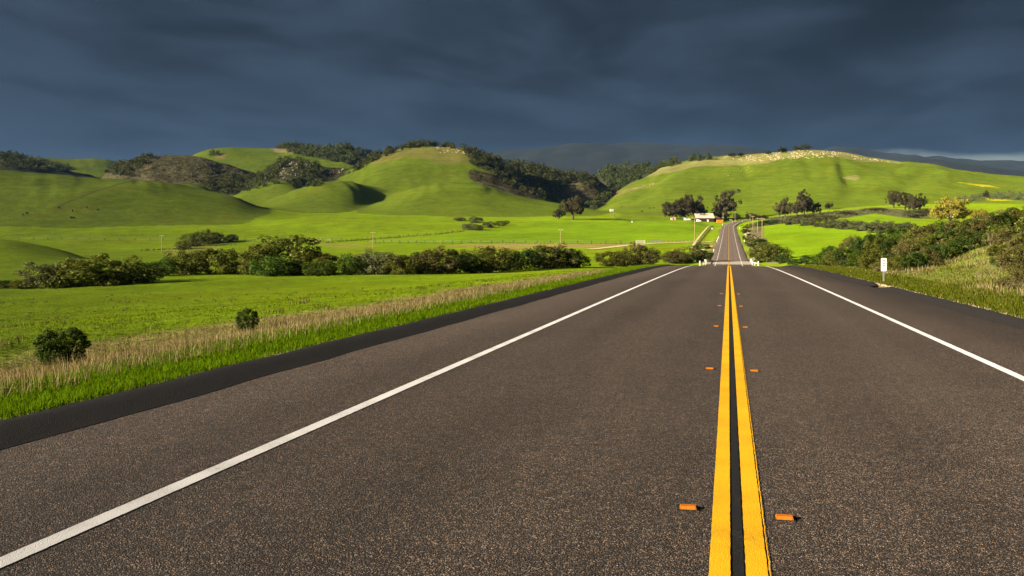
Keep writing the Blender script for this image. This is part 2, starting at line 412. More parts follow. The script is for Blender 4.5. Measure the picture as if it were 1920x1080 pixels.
class MB:
    """collects simple shapes into one mesh"""
    def __init__(s): s.v = []; s.f = []
    def add(s, v, f):
        o = len(s.v); s.v += [tuple(p) for p in v]; s.f += [tuple(i + o for i in q) for q in f]
    def box(s, x0, x1, y0, y1, z0, z1):
        s.add([(x0,y0,z0),(x1,y0,z0),(x1,y1,z0),(x0,y1,z0),(x0,y0,z1),(x1,y0,z1),(x1,y1,z1),(x0,y1,z1)],
              [(0,3,2,1),(4,5,6,7),(0,1,5,4),(1,2,6,5),(2,3,7,6),(3,0,4,7)])
    def frustum(s, x, y, z0, z1, a0, b0, a1, b1):
        s.add([(x-a0,y-b0,z0),(x+a0,y-b0,z0),(x+a0,y+b0,z0),(x-a0,y+b0,z0),(x-a1,y-b1,z1),(x+a1,y-b1,z1),(x+a1,y+b1,z1),(x-a1,y+b1,z1)],
              [(0,3,2,1),(4,5,6,7),(0,1,5,4),(1,2,6,5),(2,3,7,6),(3,0,4,7)])
    def tube(s, pts, rad, n=6, cap=True):
        pts = [np.array(p, float) for p in pts]
        if not isinstance(rad, (list, tuple)): rad = [rad] * len(pts)
        o = len(s.v)
        for i, p in enumerate(pts):
            t = pts[min(i + 1, len(pts) - 1)] - pts[max(i - 1, 0)]
            t = t / (np.linalg.norm(t) + 1e-9)
            a = np.cross(t, (0, 0, 1) if abs(t[2]) < .9 else (1, 0, 0)); a /= np.linalg.norm(a); b = np.cross(t, a)
            for k in range(n):
                w = 2 * math.pi * k / n
                s.v.append(tuple(p + rad[i] * (math.cos(w) * a + math.sin(w) * b)))
        for i in range(len(pts) - 1):
            for k in range(n):
                s.f.append((o + i*n + k, o + i*n + (k+1) % n, o + (i+1)*n + (k+1) % n, o + (i+1)*n + k))
        if cap:
            s.f.append(tuple(o + k for k in range(n))[::-1]); s.f.append(tuple(o + (len(pts)-1)*n + k for k in range(n)))
    def lathe(s, prof, n=10, c=(0, 0, 0)):
        o = len(s.v)
        for r, z in prof:
            for k in range(n):
                w = 2 * math.pi * k / n
                s.v.append((c[0] + r*math.cos(w), c[1] + r*math.sin(w), c[2] + z))
        for i in range(len(prof) - 1):
            for k in range(n):
                s.f.append((o + i*n + k, o + i*n + (k+1) % n, o + (i+1)*n + (k+1) % n, o + (i+1)*n + k))
        s.f.append(tuple(o + k for k in range(n))[::-1]); s.f.append(tuple(o + (len(prof)-1)*n + k for k in range(n)))
    def mesh(s, name, mat=None, sm=False):
        me = bpy.data.meshes.new(name)
        me.from_pydata([tuple(map(float, p)) for p in s.v], [], s.f)
        if sm: me.polygons.foreach_set('use_smooth', np.ones(len(me.polygons), bool))
        if mat: me.materials.append(mat)
        me.update()
        return me

def put(name, me, parent=None, loc=None, rz=0.0, scale=None):
    o = bpy.data.objects.new(name, me)
    COL.objects.link(o)
    if parent: o.parent = parent
    if loc is not None: o.location = loc
    if rz: o.rotation_euler = (0, 0, rz)
    if scale is not None: o.scale = scale if isinstance(scale, (tuple, list)) else (scale,) * 3
    return o

def tag(o, label=None, cat=None, group=None, kind=None):
    if label: o['label'] = label
    if cat: o['category'] = cat
    if group: o['group'] = group
    if kind: o['kind'] = kind
    return o

def thing(name, label, cat, loc=(0, 0, 0), rz=0.0, group=None, scale=None):
    return tag(put(name, None, None, loc, rz, scale), label, cat, group)

# ---------------------------------------------------------------- materials
def material(name):
    m = bpy.data.materials.new(name); m.use_nodes = True
    T = NT(m.node_tree)
    out = T.new('ShaderNodeOutputMaterial')
    return m, T, out

def principled(T, out, col, rough=0.7, spec=0.3, metal=0.0, bump=None, dist=0.02, strength=0.6):
    p = T.new('ShaderNodeBsdfPrincipled')
    T.put(p.inputs['Base Color'], col); T.put(p.inputs['Roughness'], rough)
    p.inputs['Diffuse Roughness'].default_value = rough
    p.inputs['Specular IOR Level'].default_value = spec; p.inputs['Metallic'].default_value = metal
    if bump is not None:
        b = T.new('ShaderNodeBump'); b.inputs['Distance'].default_value = dist; b.inputs['Strength'].default_value = strength
        T.put(b.inputs['Height'], bump); T.put(p.inputs['Normal'], b.outputs[0])
    T.put(out.inputs[0], p.outputs[0])
    return p

def plain(name, col, rough=0.7, spec=0.3, metal=0.0, var=0.25, scale=4.0):
    m, T, out = material(name)
    tc = T.new('ShaderNodeTexCoord')
    n = T.noise(tc.outputs['Object'], scale, 4, 0.6)
    c = T.mix(T.ramp(n, 0.3, 0.7), tuple(v * (1 - var) for v in col), tuple(min(1, v * (1 + var * 0.6)) for v in col))
    principled(T, out, c, rough, spec, metal, n, 0.01, 0.3)
    return m

def leafmat(name, dark, light, trans=0.3, tip=None, gloss=0.0):
    m, T, out = material(name)
    g = T.new('ShaderNodeNewGeometry'); oi = T.new('ShaderNodeObjectInfo')
    c = T.mix(g.outputs['Random Per Island'], dark, light)
    if tip:
        c = T.mix(T.ramp(g.outputs['Random Per Island'], 0.86, 0.95), c, tip)
    hsv = T.new('ShaderNodeHueSaturation')
    T.put(hsv.inputs['Value'], T.math('ADD', T.math('MULTIPLY', oi.outputs['Random'], 0.5), 0.75))
    T.put(hsv.inputs['Hue'], T.math('ADD', T.math('MULTIPLY', oi.outputs['Random'], 0.03), 0.485))
    T.put(hsv.inputs['Color'], c)
    d = T.new('ShaderNodeBsdfDiffuse'); t = T.new('ShaderNodeBsdfTranslucent')
    T.put(d.inputs[0], hsv.outputs[0])
    T.put(t.inputs[0], T.mix(0.5, hsv.outputs[0], T.mix(1.0, hsv.outputs[0], (1.0, 1.3, 0.4), 'MULTIPLY')))
    mx = T.new('ShaderNodeMixShader'); mx.inputs[0].default_value = trans
    T.put(mx.inputs[1], d.outputs[0]); T.put(mx.inputs[2], t.outputs[0])
    T.put(out.inputs[0], mx.outputs[0])
    return m

def ground_material():
    m, T, out = material('meadow')
    g = T.new('ShaderNodeNewGeometry'); P = g.outputs['Position']
    a = T.new('ShaderNodeAttribute', attribute_name='cover')
    r = T.new('ShaderNodeAttribute', attribute_name='rough').outputs['Fac']
    n1 = T.noise(P, 0.011, 4, 0.6); n2 = T.noise(P, 0.09, 6, 0.62); n3 = T.noise(P, 0.9, 5, 0.65); n4 = T.noise(P, 7.0, 4, 0.7)
    v = T.math('ADD', T.math('MULTIPLY', T.ramp(n1, 0.3, 0.7), 0.26), T.math('MULTIPLY', T.ramp(n2, 0.3, 0.7), 0.36))
    v = T.math('ADD', v, T.math('MULTIPLY', T.ramp(n3, 0.3, 0.7), 0.42))
    v = T.math('ADD', v, T.math('MULTIPLY', T.ramp(n4, 0.3, 0.7), 0.30))
    v = T.math('ADD', v, 0.30)
    c = T.mix(1.0, a.outputs['Color'], v, 'MULTIPLY')
    # grazing terraces along the contours
    tm = T.new('ShaderNodeMapping'); T.put(tm.inputs[0], P); tm.inputs['Scale'].default_value = (0.012, 0.012, 0.42)
    tn = T.noise(tm.outputs[0], 1.0, 6, 0.68, 0.6)
    tf = T.new('ShaderNodeSeparateXYZ'); T.put(tf.inputs[0], P)
    c = T.mix(T.ramp(tf.outputs[2], 4.0, 22.0, 0.0, 1.0), c, T.mix(1.0, c, T.ramp(tn, 0.30, 0.70, 0.91, 1.07), 'MULTIPLY'))
    # drier, browner sward in patches
    dry = T.math('MULTIPLY', T.ramp(T.noise(P, 0.03, 5, 0.65), 0.50, 0.70), 0.5)
    c = T.mix(dry, c, T.mix(1.0, c, (1.25, 0.85, 0.9), 'MULTIPLY'))
    s = T.noise(P, 0.22, 5, 0.7)
    c = T.mix(T.math('MULTIPLY', r, T.ramp(s, 0.42, 0.6)), c, (0.018, 0.022, 0.010))
    h = T.math('ADD', T.math('MULTIPLY', n3, 0.5), T.math('MULTIPLY', n4, 0.09))
    h = T.math('ADD', h, T.math('MULTIPLY', n2, 1.3))
    principled(T, out, c, 0.95, 0.05, 0, h, 1.0, 0.6)
    return m

def asphalt_material(name, base, chip_lo, chip_hi, worn=True):
    m, T, out = material(name)
    g = T.new('ShaderNodeNewGeometry'); P = g.outputs['Position']
    vo = T.new('ShaderNodeTexVoronoi', feature='F1'); T.put(vo.inputs['Vector'], P); vo.inputs['Scale'].default_value = 105.0
    sep = T.new('ShaderNodeSeparateColor'); T.put(sep.inputs[0], vo.outputs['Color'])
    k = T.math('POWER', sep.outputs[0], 4.0)
    gr = T.noise(P, 30.0, 6, 0.75)
    k = T.math('MULTIPLY', k, T.ramp(gr, 0.35, 0.65, 0.25, 1.3))
    c = T.mix(k, chip_lo, chip_hi)
    c = T.mix(T.ramp(sep.outputs[1], 0.55, 0.95), c, T.mix(1.0, c, (1.35, 1.0, 0.72), 'MULTIPLY'))
    edge = T.ramp(vo.outputs['Distance'], 0.25, 0.62)
    c = T.mix(T.math('MULTIPLY', edge, 0.8), c, (0.010, 0.009, 0.010))
    c = T.mix(0.25, c, base)
    c = T.mix(1.0, c, T.ramp(T.noise(P, 9.0, 5, 0.7), 0.3, 0.7, 0.78, 1.22), 'MULTIPLY')
    if worn:
        px = T.new('ShaderNodeSeparateXYZ'); T.put(px.inputs[0], P)
        ln = T.math('SINE', T.math('MULTIPLY', px.outputs[0], 3.49))
        n = T.noise(P, 0.7, 5, 0.6); nb = T.noise(P, 0.12, 3, 0.5)
        st = T.new('ShaderNodeMapping'); T.put(st.inputs[0], P); st.inputs['Scale'].default_value = (1.6, 0.06, 1)
        ns = T.noise(st.outputs[0], 1.0, 4, 0.6)
        f = T.math('ADD', T.math('MULTIPLY', n, 0.40), T.math('MULTIPLY', nb, 0.45))
        f = T.math('ADD', f, T.math('MULTIPLY', ns, 0.55))
        f = T.math('ADD', f, T.math('MULTIPLY', ln, 0.085))
        f = T.math('ADD', f, 0.32)
        c = T.mix(1.0, c, f, 'MULTIPLY')
    h = T.math('SUBTRACT', 1.0, vo.outputs['Distance'])
    principled(T, out, c, 0.78, 0.25, 0, h, 0.010, 0.85)
    return m

def paint_material(name, col, wear, chips=0.5):
    m, T, out = material(name)
    g = T.new('ShaderNodeNewGeometry'); P = g.outputs['Position']
    n = T.noise(P, 38.0, 5, 0.7); n2 = T.noise(P, 1.6, 4, 0.6); n3 = T.noise(P, 120.0, 2, 0.5)
    w = T.math('ADD', T.math('MULTIPLY', n, 0.75), T.math('MULTIPLY', n2, 0.35))
    c = T.mix(T.ramp(n2, 0.3, 0.75), col, tuple(v * 0.80 for v in col))
    c = T.mix(T.math('MULTIPLY', T.ramp(w, 0.56, 0.74), chips), c, wear)
    principled(T, out, c, 0.6, 0.3, 0, n3, 0.006, 0.8)
    return m
# ---------------------------------------------------------------- ground sheet
COVER = {
    'pasture':   (0.104, 0.160, 0.002), 'hillgrass': (0.062, 0.091, 0.005), 'scrub': (0.085, 0.074, 0.036),
    'wood':      (0.036, 0.038, 0.017), 'greyscrub': (0.075, 0.095, 0.040), 'mountain': (0.012, 0.016, 0.018),  # mountain is kept dark to carry the cloud shadow in its colour
    'crop':      (0.088, 0.152, 0.002), 'near':      (0.105, 0.170, 0.006), 'dry': (0.20, 0.150, 0.065),
    'lush':      (0.085, 0.160, 0.008), 'brown': (0.120, 0.088, 0.036), 'fallow': (0.150, 0.135, 0.035),
    'tan': (0.20, 0.165, 0.080), 'bank': (0.090, 0.105, 0.022), 'soil': (0.11, 0.088, 0.055), 'flower': (0.30, 0.27, 0.01),
}
POLYS = [  # fields as outlines on the photo, nearest distance, farthest distance, cover, strength
    ([(690,458),(760,453),(870,438),(960,425),(1000,416),(1040,414.5),(1140,414.5),(1240,414.5),(1300,416),(1340,419),(1352,424),(1318,438),(1300,455),(1240,453),(1000,455.5)], 420, 1000, 'crop', 1),
    ([(1422,424),(1500,422),(1560,430),(1600,436),(1650,444),(1650,472),(1480,494),(1470,488)], 200, 620, 'crop', 0.9),
    ([(1585,413),(1600,405),(1640,400),(1690,403),(1735,416),(1720,428),(1640,417)], 480, 760, 'crop', 0.75),
    ([(800,461),(960,456.5),(1200,458),(1200,462),(960,467)], 350, 700, 'fallow', 1),
    ([(1310,455),(1355,455),(1350,470),(1335,485),(1305,478)], 250, 600, 'fallow', .8),
    ([(1395,430),(1420,418),(1450,408),(1560,397),(1660,390),(1735,396),(1775,404),(1728,411),(1700,409),(1640,400),(1590,408),(1500,416),(1430,424),(1440,480),(1420,470)], 330, 1150, 'scrub', .9),
    ([(1395,440),(1412,430),(1440,460),(1480,490),(1440,495),(1410,480)], 250, 800, 'soil', .8),
    ([(880,320),(915,326),(960,346),(1010,366),(1000,374),(960,364),(905,347),(880,335)], 1000, 1700, 'scrub', .9),
    ([(692,304),(720,288),(770,276),(860,275),(895,288),(880,304),(840,308),(760,292),(700,310)], 1200, 1700, 'brown', .45),
    ([(1218,332),(1232,318),(1260,308),(1300,302),(1350,294),(1440,288),(1440,306),(1380,309),(1300,314),(1245,326)], 1300, 1800, 'tan', .40),
    ([(1440,304),(1440,287),(1497,281),(1552,281),(1600,288),(1690,304),(1690,308),(1620,302),(1560,292),(1500,293)], 1300, 1800, 'tan', .35),
    ([(1140,364),(1180,353),(1230,342),(1232,346),(1180,360),(1145,372)], 1100, 1800, 'brown', .5),
    ([(1580,334),(1600,329),(1615,331),(1610,338),(1588,338)], 1100, 1800, 'tan', .4),
    ([(1800,342),(1850,347),(1870,352),(1840,350)], 1100, 1800, 'flower', .8),
    ([(1835,372),(1860,371),(1900,376),(1860,377)], 700, 1300, 'flower', .6),
    ([(300,470),(360,455),(420,462),(330,490)], 200, 700, 'fallow', .5),
    ([(580,455),(640,457),(720,462),(640,466)], 300, 800, 'fallow', .6),
    ([(600,483),(660,482),(665,490),(610,492)], 150, 400, 'fallow', .9),
    ([(690,403),(1030,408),(1030,414),(690,412)], 700, 1000, 'pasture', .6),
    ([(512,279),(545,277),(552,287),(520,288)], 1700, 2400, 'tan', .7),
    ([(395,290),(420,288),(425,297),(400,297)], 1700, 2400, 'brown', .8),
    ([(1170,400),(1300,405),(1240,416),(1150,414)], 800, 1100, 'hillgrass', .7),
]
def inside(px, py, poly):
    r = np.zeros(px.shape, bool); n = len(poly)
    for i in range(n):
        x0, y0 = poly[i]; x1, y1 = poly[(i + 1) % n]
        if y0 == y1: continue
        c = ((y0 > py) != (y1 > py)) & (px < (x1 - x0) * (py - y0) / (y1 - y0) + x0)
        r ^= c
    return r

def build_ground():
    pxs = np.r_[np.arange(-330, 2251, 6.0)]
    th = np.arctan((pxs - 960) / F)
    side = np.linspace(th[-1], 2 * math.pi + th[0], 60)[1:-1]
    th = np.r_[th, side]
    Ds = np.r_[np.exp(np.arange(math.log(1.5), math.log(60), 0.03)), np.exp(np.arange(math.log(60), math.log(600), 0.0125)),
               np.exp(np.arange(math.log(600), math.log(2600), 0.0048)), np.exp(np.arange(math.log(2600), math.log(11500), 0.02))]
    TH, DD = np.meshgrid(th, Ds)
    thc = np.clip(np.where(TH > math.pi, TH - 2 * math.pi, TH), -0.66, 0.66)
    R = DD / np.cos(thc)
    X = CX + R * (-SN * np.cos(TH) + CS * np.sin(TH)); Y = CY + R * (CS * np.cos(TH) + SN * np.sin(TH))
    x = X.ravel(); y = Y.ravel()
    z, top, px, D = ground(x, y, True)
    py = HOR - (z - CZ) * F / D
    cov = np.empty((len(x), 3)); rough = np.zeros(len(x))
    cov[:] = COVER['pasture']
    for k, l in enumerate(LAYERS):
        cov[top == k] = COVER[l['cover']]
        if l['cover'] in ('wood', 'scrub', 'greyscrub'):
            rough[top == k] = 1.0 if l['cover'] != 'greyscrub' else 0.6
    jx = (vnoise(x / 40, y / 40, 21) - .5) * 10; jy = (vnoise(x / 40, y / 40, 22) - .5) * 3.0
    jx2 = np.where(D > 900, jx, 0); jy2 = np.where(D > 900, jy, jy * 0.15)
    for poly, d0, d1, nm, s in POLYS:
        m = inside(px + jx2, py + jy2, poly) & (D > d0) & (D < d1)
        cov[m] = cov[m] * (1 - s) + np.array(COVER[nm]) * s
        if nm == 'scrub': rough[m] = .9
        if nm in ('crop',): rough[m] = 0
    # near verges in road coordinates
    def blend(mask, nm):
        cov[:] = cov * (1 - mask[:, None]) + np.array(COVER[nm]) * mask[:, None]
    nearf = 1 - smooth(180, 260, y)
    jit = (vnoise(x / 3, y / 3, 31) - .5) * 1.6
    L_ = -x + jit
    blend(smooth(13.5, 12, L_) * smooth(7.4, 8.2, L_) * nearf * (y > -40) * 0.75, 'dry')
    blend(smooth(8.4, 7.6, L_) * smooth(5.5, 6, -x) * nearf * 0.8, 'lush')
    blend(smooth(6, 6.2, x) * smooth(60, 40, x) * (1 - smooth(110, 160, y)) * 0.9, 'bank')
    blend(smooth(5.5, 6.0, np.abs(x)) * smooth(6.8, 6.4, np.abs(x)) * 0.8 * (y < 900), 'soil')
    nth = len(th); nd = len(Ds)
    i = np.arange(nd - 1)[:, None]; j = np.arange(nth)[None, :]
    a = (i * nth + j); b = (i * nth + (j + 1) % nth); c = ((i + 1) * nth + (j + 1) % nth); d = ((i + 1) * nth + j)
    f = np.stack([a, b, c, d], -1).reshape(-1, 4)
    split = np.searchsorted(Ds, 2600)
    ring = np.arange(nth)
    me = mesh_np('ground', np.stack([x, y, z], 1), f, MAT['meadow'], True)
    ca = me.color_attributes.new('cover', 'FLOAT_COLOR', 'POINT')
    ca.data.foreach_set('color', np.c_[cov, np.ones(len(cov))].astype(np.float32).ravel())
    ra = me.attributes.new('rough', 'FLOAT', 'POINT'); ra.data.foreach_set('value', rough.astype(np.float32))
    # close the hole under the camera with a fan
    o = tag(put('ground', me), 'rolling green valley floor and grassy hills running back to a dark range', kind='structure')
    return o

MAT = {}
MAT['meadow'] = ground_material()
MAT['asphalt'] = asphalt_material('asphalt', (0.036, 0.029, 0.025), (0.009, 0.0078, 0.0074), (0.48, 0.375, 0.29))
MAT['far_asphalt'] = asphalt_material('far_asphalt', (0.125, 0.100, 0.082), (0.06, 0.05, 0.044), (0.40, 0.32, 0.25))  # paler asphalt for the carriageway from the bridge onwards
MAT['tar'] = asphalt_material('fresh_asphalt', (0.011, 0.0105, 0.011), (0.006, 0.0055, 0.006), (0.040, 0.037, 0.036), False)
MAT['white_paint'] = paint_material('white_paint', (0.50, 0.50, 0.51), (0.08, 0.07, 0.065), 0.45)
MAT['yellow_paint'] = paint_material('yellow_paint', (0.50, 0.265, 0.004), (0.10, 0.055, 0.010), 0.35)
MAT['black_paint'] = paint_material('black_paint', (0.007, 0.007, 0.008), (0.05, 0.045, 0.04), 0.4)
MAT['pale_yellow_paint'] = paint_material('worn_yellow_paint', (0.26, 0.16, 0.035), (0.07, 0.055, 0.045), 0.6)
MAT['concrete'] = plain('pale_concrete', (0.20, 0.175, 0.150), 0.85, 0.2)
build_ground()

# ---------------------------------------------------------------- highway
def ys_for(y0, y1):
    a = np.arange(-30, 130, 1.0); b = np.arange(130, 420, 2.5); c = np.arange(420, 900.1, 6.0)
    y = np.r_[a, b, c]
    y = y[(y >= y0 - 1e-6) & (y <= y1 + 1e-6)]
    return np.unique(np.r_[y0, y, y1])

def ribbon(xs, dz, ys, jit=0.0, fx=None):
    """strip along the straight highway: xs lateral positions with heights dz over the road"""
    ys = np.asarray(ys); n = len(xs)
    X = np.tile(xs, (len(ys), 1)).astype(float)
    if jit:
        X[:, 0] += RNG.normal(0, jit, len(ys)); X[:, -1] += RNG.normal(0, jit, len(ys))
    if fx is not None: X = X + fx(ys)[:, None]
    Y = np.repeat(ys[:, None], n, 1)
    dz = np.asarray(dz, float)
    Z = zroad(Y) + (dz if dz.ndim == 2 else dz[None, :])
    i = np.arange(len(ys) - 1)[:, None]; j = np.arange(n - 1)[None, :]
    a = i * n + j
    f = np.stack([a, a + 1, a + n + 1, a + n], -1).reshape(-1, 4)
    return np.stack([X, Y, Z], -1).reshape(-1, 3), f

def bend(off0, off1, dz):
    T = np.gradient(PATH, axis=0)[:, :2]; T /= np.linalg.norm(T, axis=1)[:, None]
    N = np.stack([T[:, 1], -T[:, 0]], 1)
    a = PATH.copy(); b = PATH.copy()
    a[:, :2] += N * off0; b[:, :2] += N * off1
    a[:, 2] += dz; b[:, 2] += dz
    v = np.stack([a, b], 1).reshape(-1, 3); n = len(PATH)
    i = np.arange(n - 1) * 2
    return v, np.stack([i, i + 1, i + 3, i + 2], -1)

def cat_parts(parts):
    v = []; f = []; o = 0
    for a, b in parts:
        v.append(a); f.append(b + o); o += len(a)
    return np.concatenate(v), np.concatenate(f)

road = tag(put('road', None), 'dark two lane asphalt highway dipping over a crest and rising to the hills', kind='structure')
v, f = cat_parts([ribbon([-5.95, -5.72, -3.6, -1.8, 0, 1.8, 3.6, 5.72, 5.95], [-.12, 0, 0, 0, 0, 0, 0, 0, -.12], ys_for(-30, 289))])
put('carriageway', mesh_np('carriageway', v, f, MAT['asphalt']), road)
v, f = cat_parts([ribbon([-5.95, -5.72, -3.6, -1.8, 0, 1.8, 3.6, 5.72, 5.95], [-.12, 0, 0, 0, 0, 0, 0, 0, -.12], ys_for(289, 872)), bend(-5.6, 5.6, 0.03)])
put('carriageway', mesh_np('carriageway', v, f, MAT['far_asphalt']), road)
def off(y): return 0.005 + np.maximum(y - 60, 0) * 6e-5
def line(name, mat, x0, x1, y0, y1, jit=0.0, extra=0.0, step=None, fx=None):
    ys = ys_for(y0, y1)
    if step:
        ys = np.unique(np.round(np.r_[np.arange(y0, min(y1, 40), step), ys], 3))
    # heights must sit on the same straight pieces as the carriageway
    base = ys_for(-30, 872)
    zb = np.interp(ys, base, zroad(base)) - zroad(ys)
    dz = (zb + off(ys) + extra)[:, None] + np.zeros((1, 2))
    v, f = ribbon([x0, x1], dz, ys, jit, fx)
    return put(name, mesh_np(name, v, f, MAT[mat]), road)
line('yellow_line', 'yellow_paint', -0.146, -0.042, -20, 300, 0.0010, 0, 0.05)
line('yellow_line', 'yellow_paint', 0.034, 0.140, -20, 300, 0.0010, 0, 0.05)
line('yellow_line', 'yellow_paint', 0.1475, 0.154, -20, 60, 0.0015, 0, 0.05)
line('black_line', 'black_paint', -0.030, 0.026, -20, 300, 0.0012, 0, 0.05)
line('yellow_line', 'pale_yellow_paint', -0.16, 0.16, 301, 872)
line('white_line', 'white_paint', -3.71, -3.585, -20, 128, 0.0012, 0, 0.05)
line('white_line', 'white_paint', 3.45, 3.575, -20, 128, 0.0012, 0, 0.05)
line('white_line', 'white_paint', -3.70, -3.55, 262, 872)
line('white_line', 'white_paint', 3.50, 3.65, 262, 872)
for o0, o1, mt in ((-3.75, -3.5, 'white_paint'), (3.5, 3.75, 'white_paint'), (-0.16, 0.16, 'pale_yellow_paint')):
    v, f = bend(o0, o1, 0.10)
    put('white_line' if mt == 'white_paint' else 'yellow_line', mesh_np('bend_line', v, f, MAT[mt]), road)
# rolled asphalt dikes along both edges
def dike(sgn, y0, y1, taper0, taper1):
    ys = ys_for(y0, y1); ys = np.unique(np.r_[ys, np.linspace(y0, y1, int((y1 - y0) / 0.25))])
    h = smooth(y0, y0 + taper0, ys) * (1 - smooth(y1 - taper1, y1, ys))
    xs = sgn * np.array([5.60, 5.64, 5.76, 5.90, 6.02, 6.12, 6.19, 6.24])
    dz = np.array([0.004, 0.012, 0.040, 0.072, 0.096, 0.106, 0.088, -0.05])[None, :] * h[:, None]
    dz = np.where(xs[None, :] * sgn > 6.23, -0.1, dz)
    base = ys_for(-30, 872)
    dz = dz + (np.interp(ys, base, zroad(base)) - zroad(ys))[:, None]
    v, f = ribbon(xs, dz, ys)
    v[:, 0] += (vnoise(v[:, 1] * 0.6, np.zeros(len(v)), 40) - .5) * 0.07 + (vnoise(v[:, 1] * 2.3, np.abs(v[:, 0]) * 9, 41) - .5) * 0.012
    v[:, 2] += (vnoise(v[:, 1] * 1.9, np.abs(v[:, 0]) * 8, 42) - .5) * 0.006 * (h.repeat(8) > .3) * (np.tile(dz[0] * 0 + np.array([0, .4, 1, 1, 1, 1, 1, 0]), len(ys)))
    if sgn < 0: pass
    else: f = f
    return put('asphalt_dike', mesh_np('asphalt_dike', v, f, MAT['tar'], True), road)
dike(-1, -20, 150, 1, 8)
dike(1, -20, 43.6, 1, 2.2)
dike(1, 45.2, 150, 2.0, 8)
# ---------------------------------------------------------------- plants
MAT['leaf_olive'] = leafmat('olive_leaves', (0.042, 0.050, 0.009), (0.124, 0.134, 0.025), 0.32, (0.18, 0.18, 0.04))
MAT['leaf_grey'] = leafmat('grey_green_leaves', (0.060, 0.068, 0.030), (0.130, 0.140, 0.062), 0.25)
MAT['leaf_dark'] = leafmat('dark_green_leaves', (0.018, 0.034, 0.008), (0.055, 0.085, 0.018), 0.2)
MAT['leaf_oak'] = leafmat('oak_leaves', (0.020, 0.026, 0.009), (0.066, 0.070, 0.022), 0.15)
MAT['leaf_gum'] = leafmat('gum_leaves', (0.032, 0.030, 0.016), (0.085, 0.070, 0.034), 0.2)
MAT['leaf_yellow'] = leafmat('yellow_green_leaves', (0.15, 0.13, 0.018), (0.34, 0.28, 0.05), 0.35)
MAT['leaf_brown'] = leafmat('brown_dry_leaves', (0.052, 0.047, 0.016), (0.132, 0.118, 0.040), 0.25)
MAT['leaf_wood'] = leafmat('wood_leaves', (0.022, 0.030, 0.010), (0.062, 0.070, 0.022), 0.15)
MAT['leaf_scrub'] = leafmat('scrub_leaves', (0.040, 0.040, 0.018), (0.115, 0.102, 0.050), 0.15)
MAT['leaf_green'] = leafmat('bright_shrub_leaves', (0.026, 0.052, 0.008), (0.080, 0.125, 0.018), 0.25)
MAT['bark'] = plain('bark', (0.10, 0.075, 0.05), 0.9, 0.1, 0, .4, 6)
MAT['pale_bark'] = plain('pale_bark', (0.55, 0.48, 0.38), 0.85, 0.1, 0, .2, 3)
MAT['twig'] = plain('dry_twigs', (0.20, 0.155, 0.095), 0.9, 0.1, 0, .35, 5)
MAT['blade_green'] = leafmat('green_blades', (0.046, 0.092, 0.002), (0.112, 0.170, 0.005), 0.40)
MAT['blade_meadow'] = leafmat('meadow_blades', (0.070, 0.108, 0.001), (0.120, 0.165, 0.003), 0.25)
MAT['blade_bank'] = leafmat('bank_edge_blades', (0.046, 0.072, 0.004), (0.100, 0.128, 0.010), 0.35)
MAT['blade_dry'] = leafmat('dry_blades', (0.110, 0.088, 0.040), (0.26, 0.205, 0.100), 0.3)
MAT['blade_mixed'] = leafmat('bank_blades', (0.040, 0.048, 0.006), (0.098, 0.096, 0.015), 0.3, (0.17, 0.125, 0.052))

def leaves(cent, rad, per, size, rng, out=0.75, flat=1.0, up=0.25):
    """leaf quads on a set of clumps, facing roughly outwards"""
    cent = np.asarray(cent, float); rad = np.asarray(rad, float)
    n = len(cent) * per
    idx = np.repeat(np.arange(len(cent)), per)
    d = rng.normal(size=(n, 3)); d /= np.linalg.norm(d, axis=1)[:, None]
    rr = rad[idx] * (1 - (1 - out) * rng.random(n) ** 0.6 * 1.6)
    c = cent[idx] + d * rr[:, None] * np.array([1, 1, flat])
    nrm = d + rng.normal(size=(n, 3)) * 0.55 + np.array([0, 0, up]); nrm /= np.linalg.norm(nrm, axis=1)[:, None]
    a = np.cross(nrm, rng.normal(size=(n, 3))); a /= np.linalg.norm(a, axis=1)[:, None] + 1e-9
    b = np.cross(nrm, a)
    s = size * (0.55 + 0.9 * rng.random(n))[:, None]
    a = a * s; b = b * s * 0.62
    fold = nrm * s * 0.25
    v = np.stack([c - a, c - b * 1.0 + fold, c + a, c + b + fold], 1).reshape(-1, 3)
    return v, np.arange(n * 4).reshape(-1, 4)

def clump_shell(n, rng, sx=.5, sy=.5, z0=.12, z1=1.0, bulge=.5, jit=.12, fill=.25):
    """clump centres over a rounded crown of unit height"""
    c = []
    zc = (z0 + z1) / 2; hz = (z1 - z0) / 2
    for k in range(n):
        w = rng.random() * 2 * math.pi; u = rng.random() * 2 - 1
        r = math.sqrt(max(0, 1 - abs(u) ** 2.4)) * (1 if rng.random() > fill else rng.random())
        s = 1 + rng.normal() * jit
        c.append((r * sx * math.cos(w) * s, r * sy * math.sin(w) * s, zc + u * hz * s))
    return np.array(c)

PROTO = {}
def shrub_mesh(key, seed, mat, n=34, per=42, leaf=0.045, r=(0.10, 0.19), z1=0.92, jit=0.14, out=.7):
    if key not in PROTO:
        rng = np.random.default_rng(seed)
        c = clump_shell(n, rng, .44, .44, .05, z1 - .08, jit=jit)
        rad = rng.uniform(*r, n)
        c[:, 2] = np.maximum(c[:, 2], rad * .6)
        v, f = leaves(c, rad, per, leaf, rng, out)
        PROTO[key] = mesh_np('foliage', v, f, MAT[mat])
    return PROTO[key]

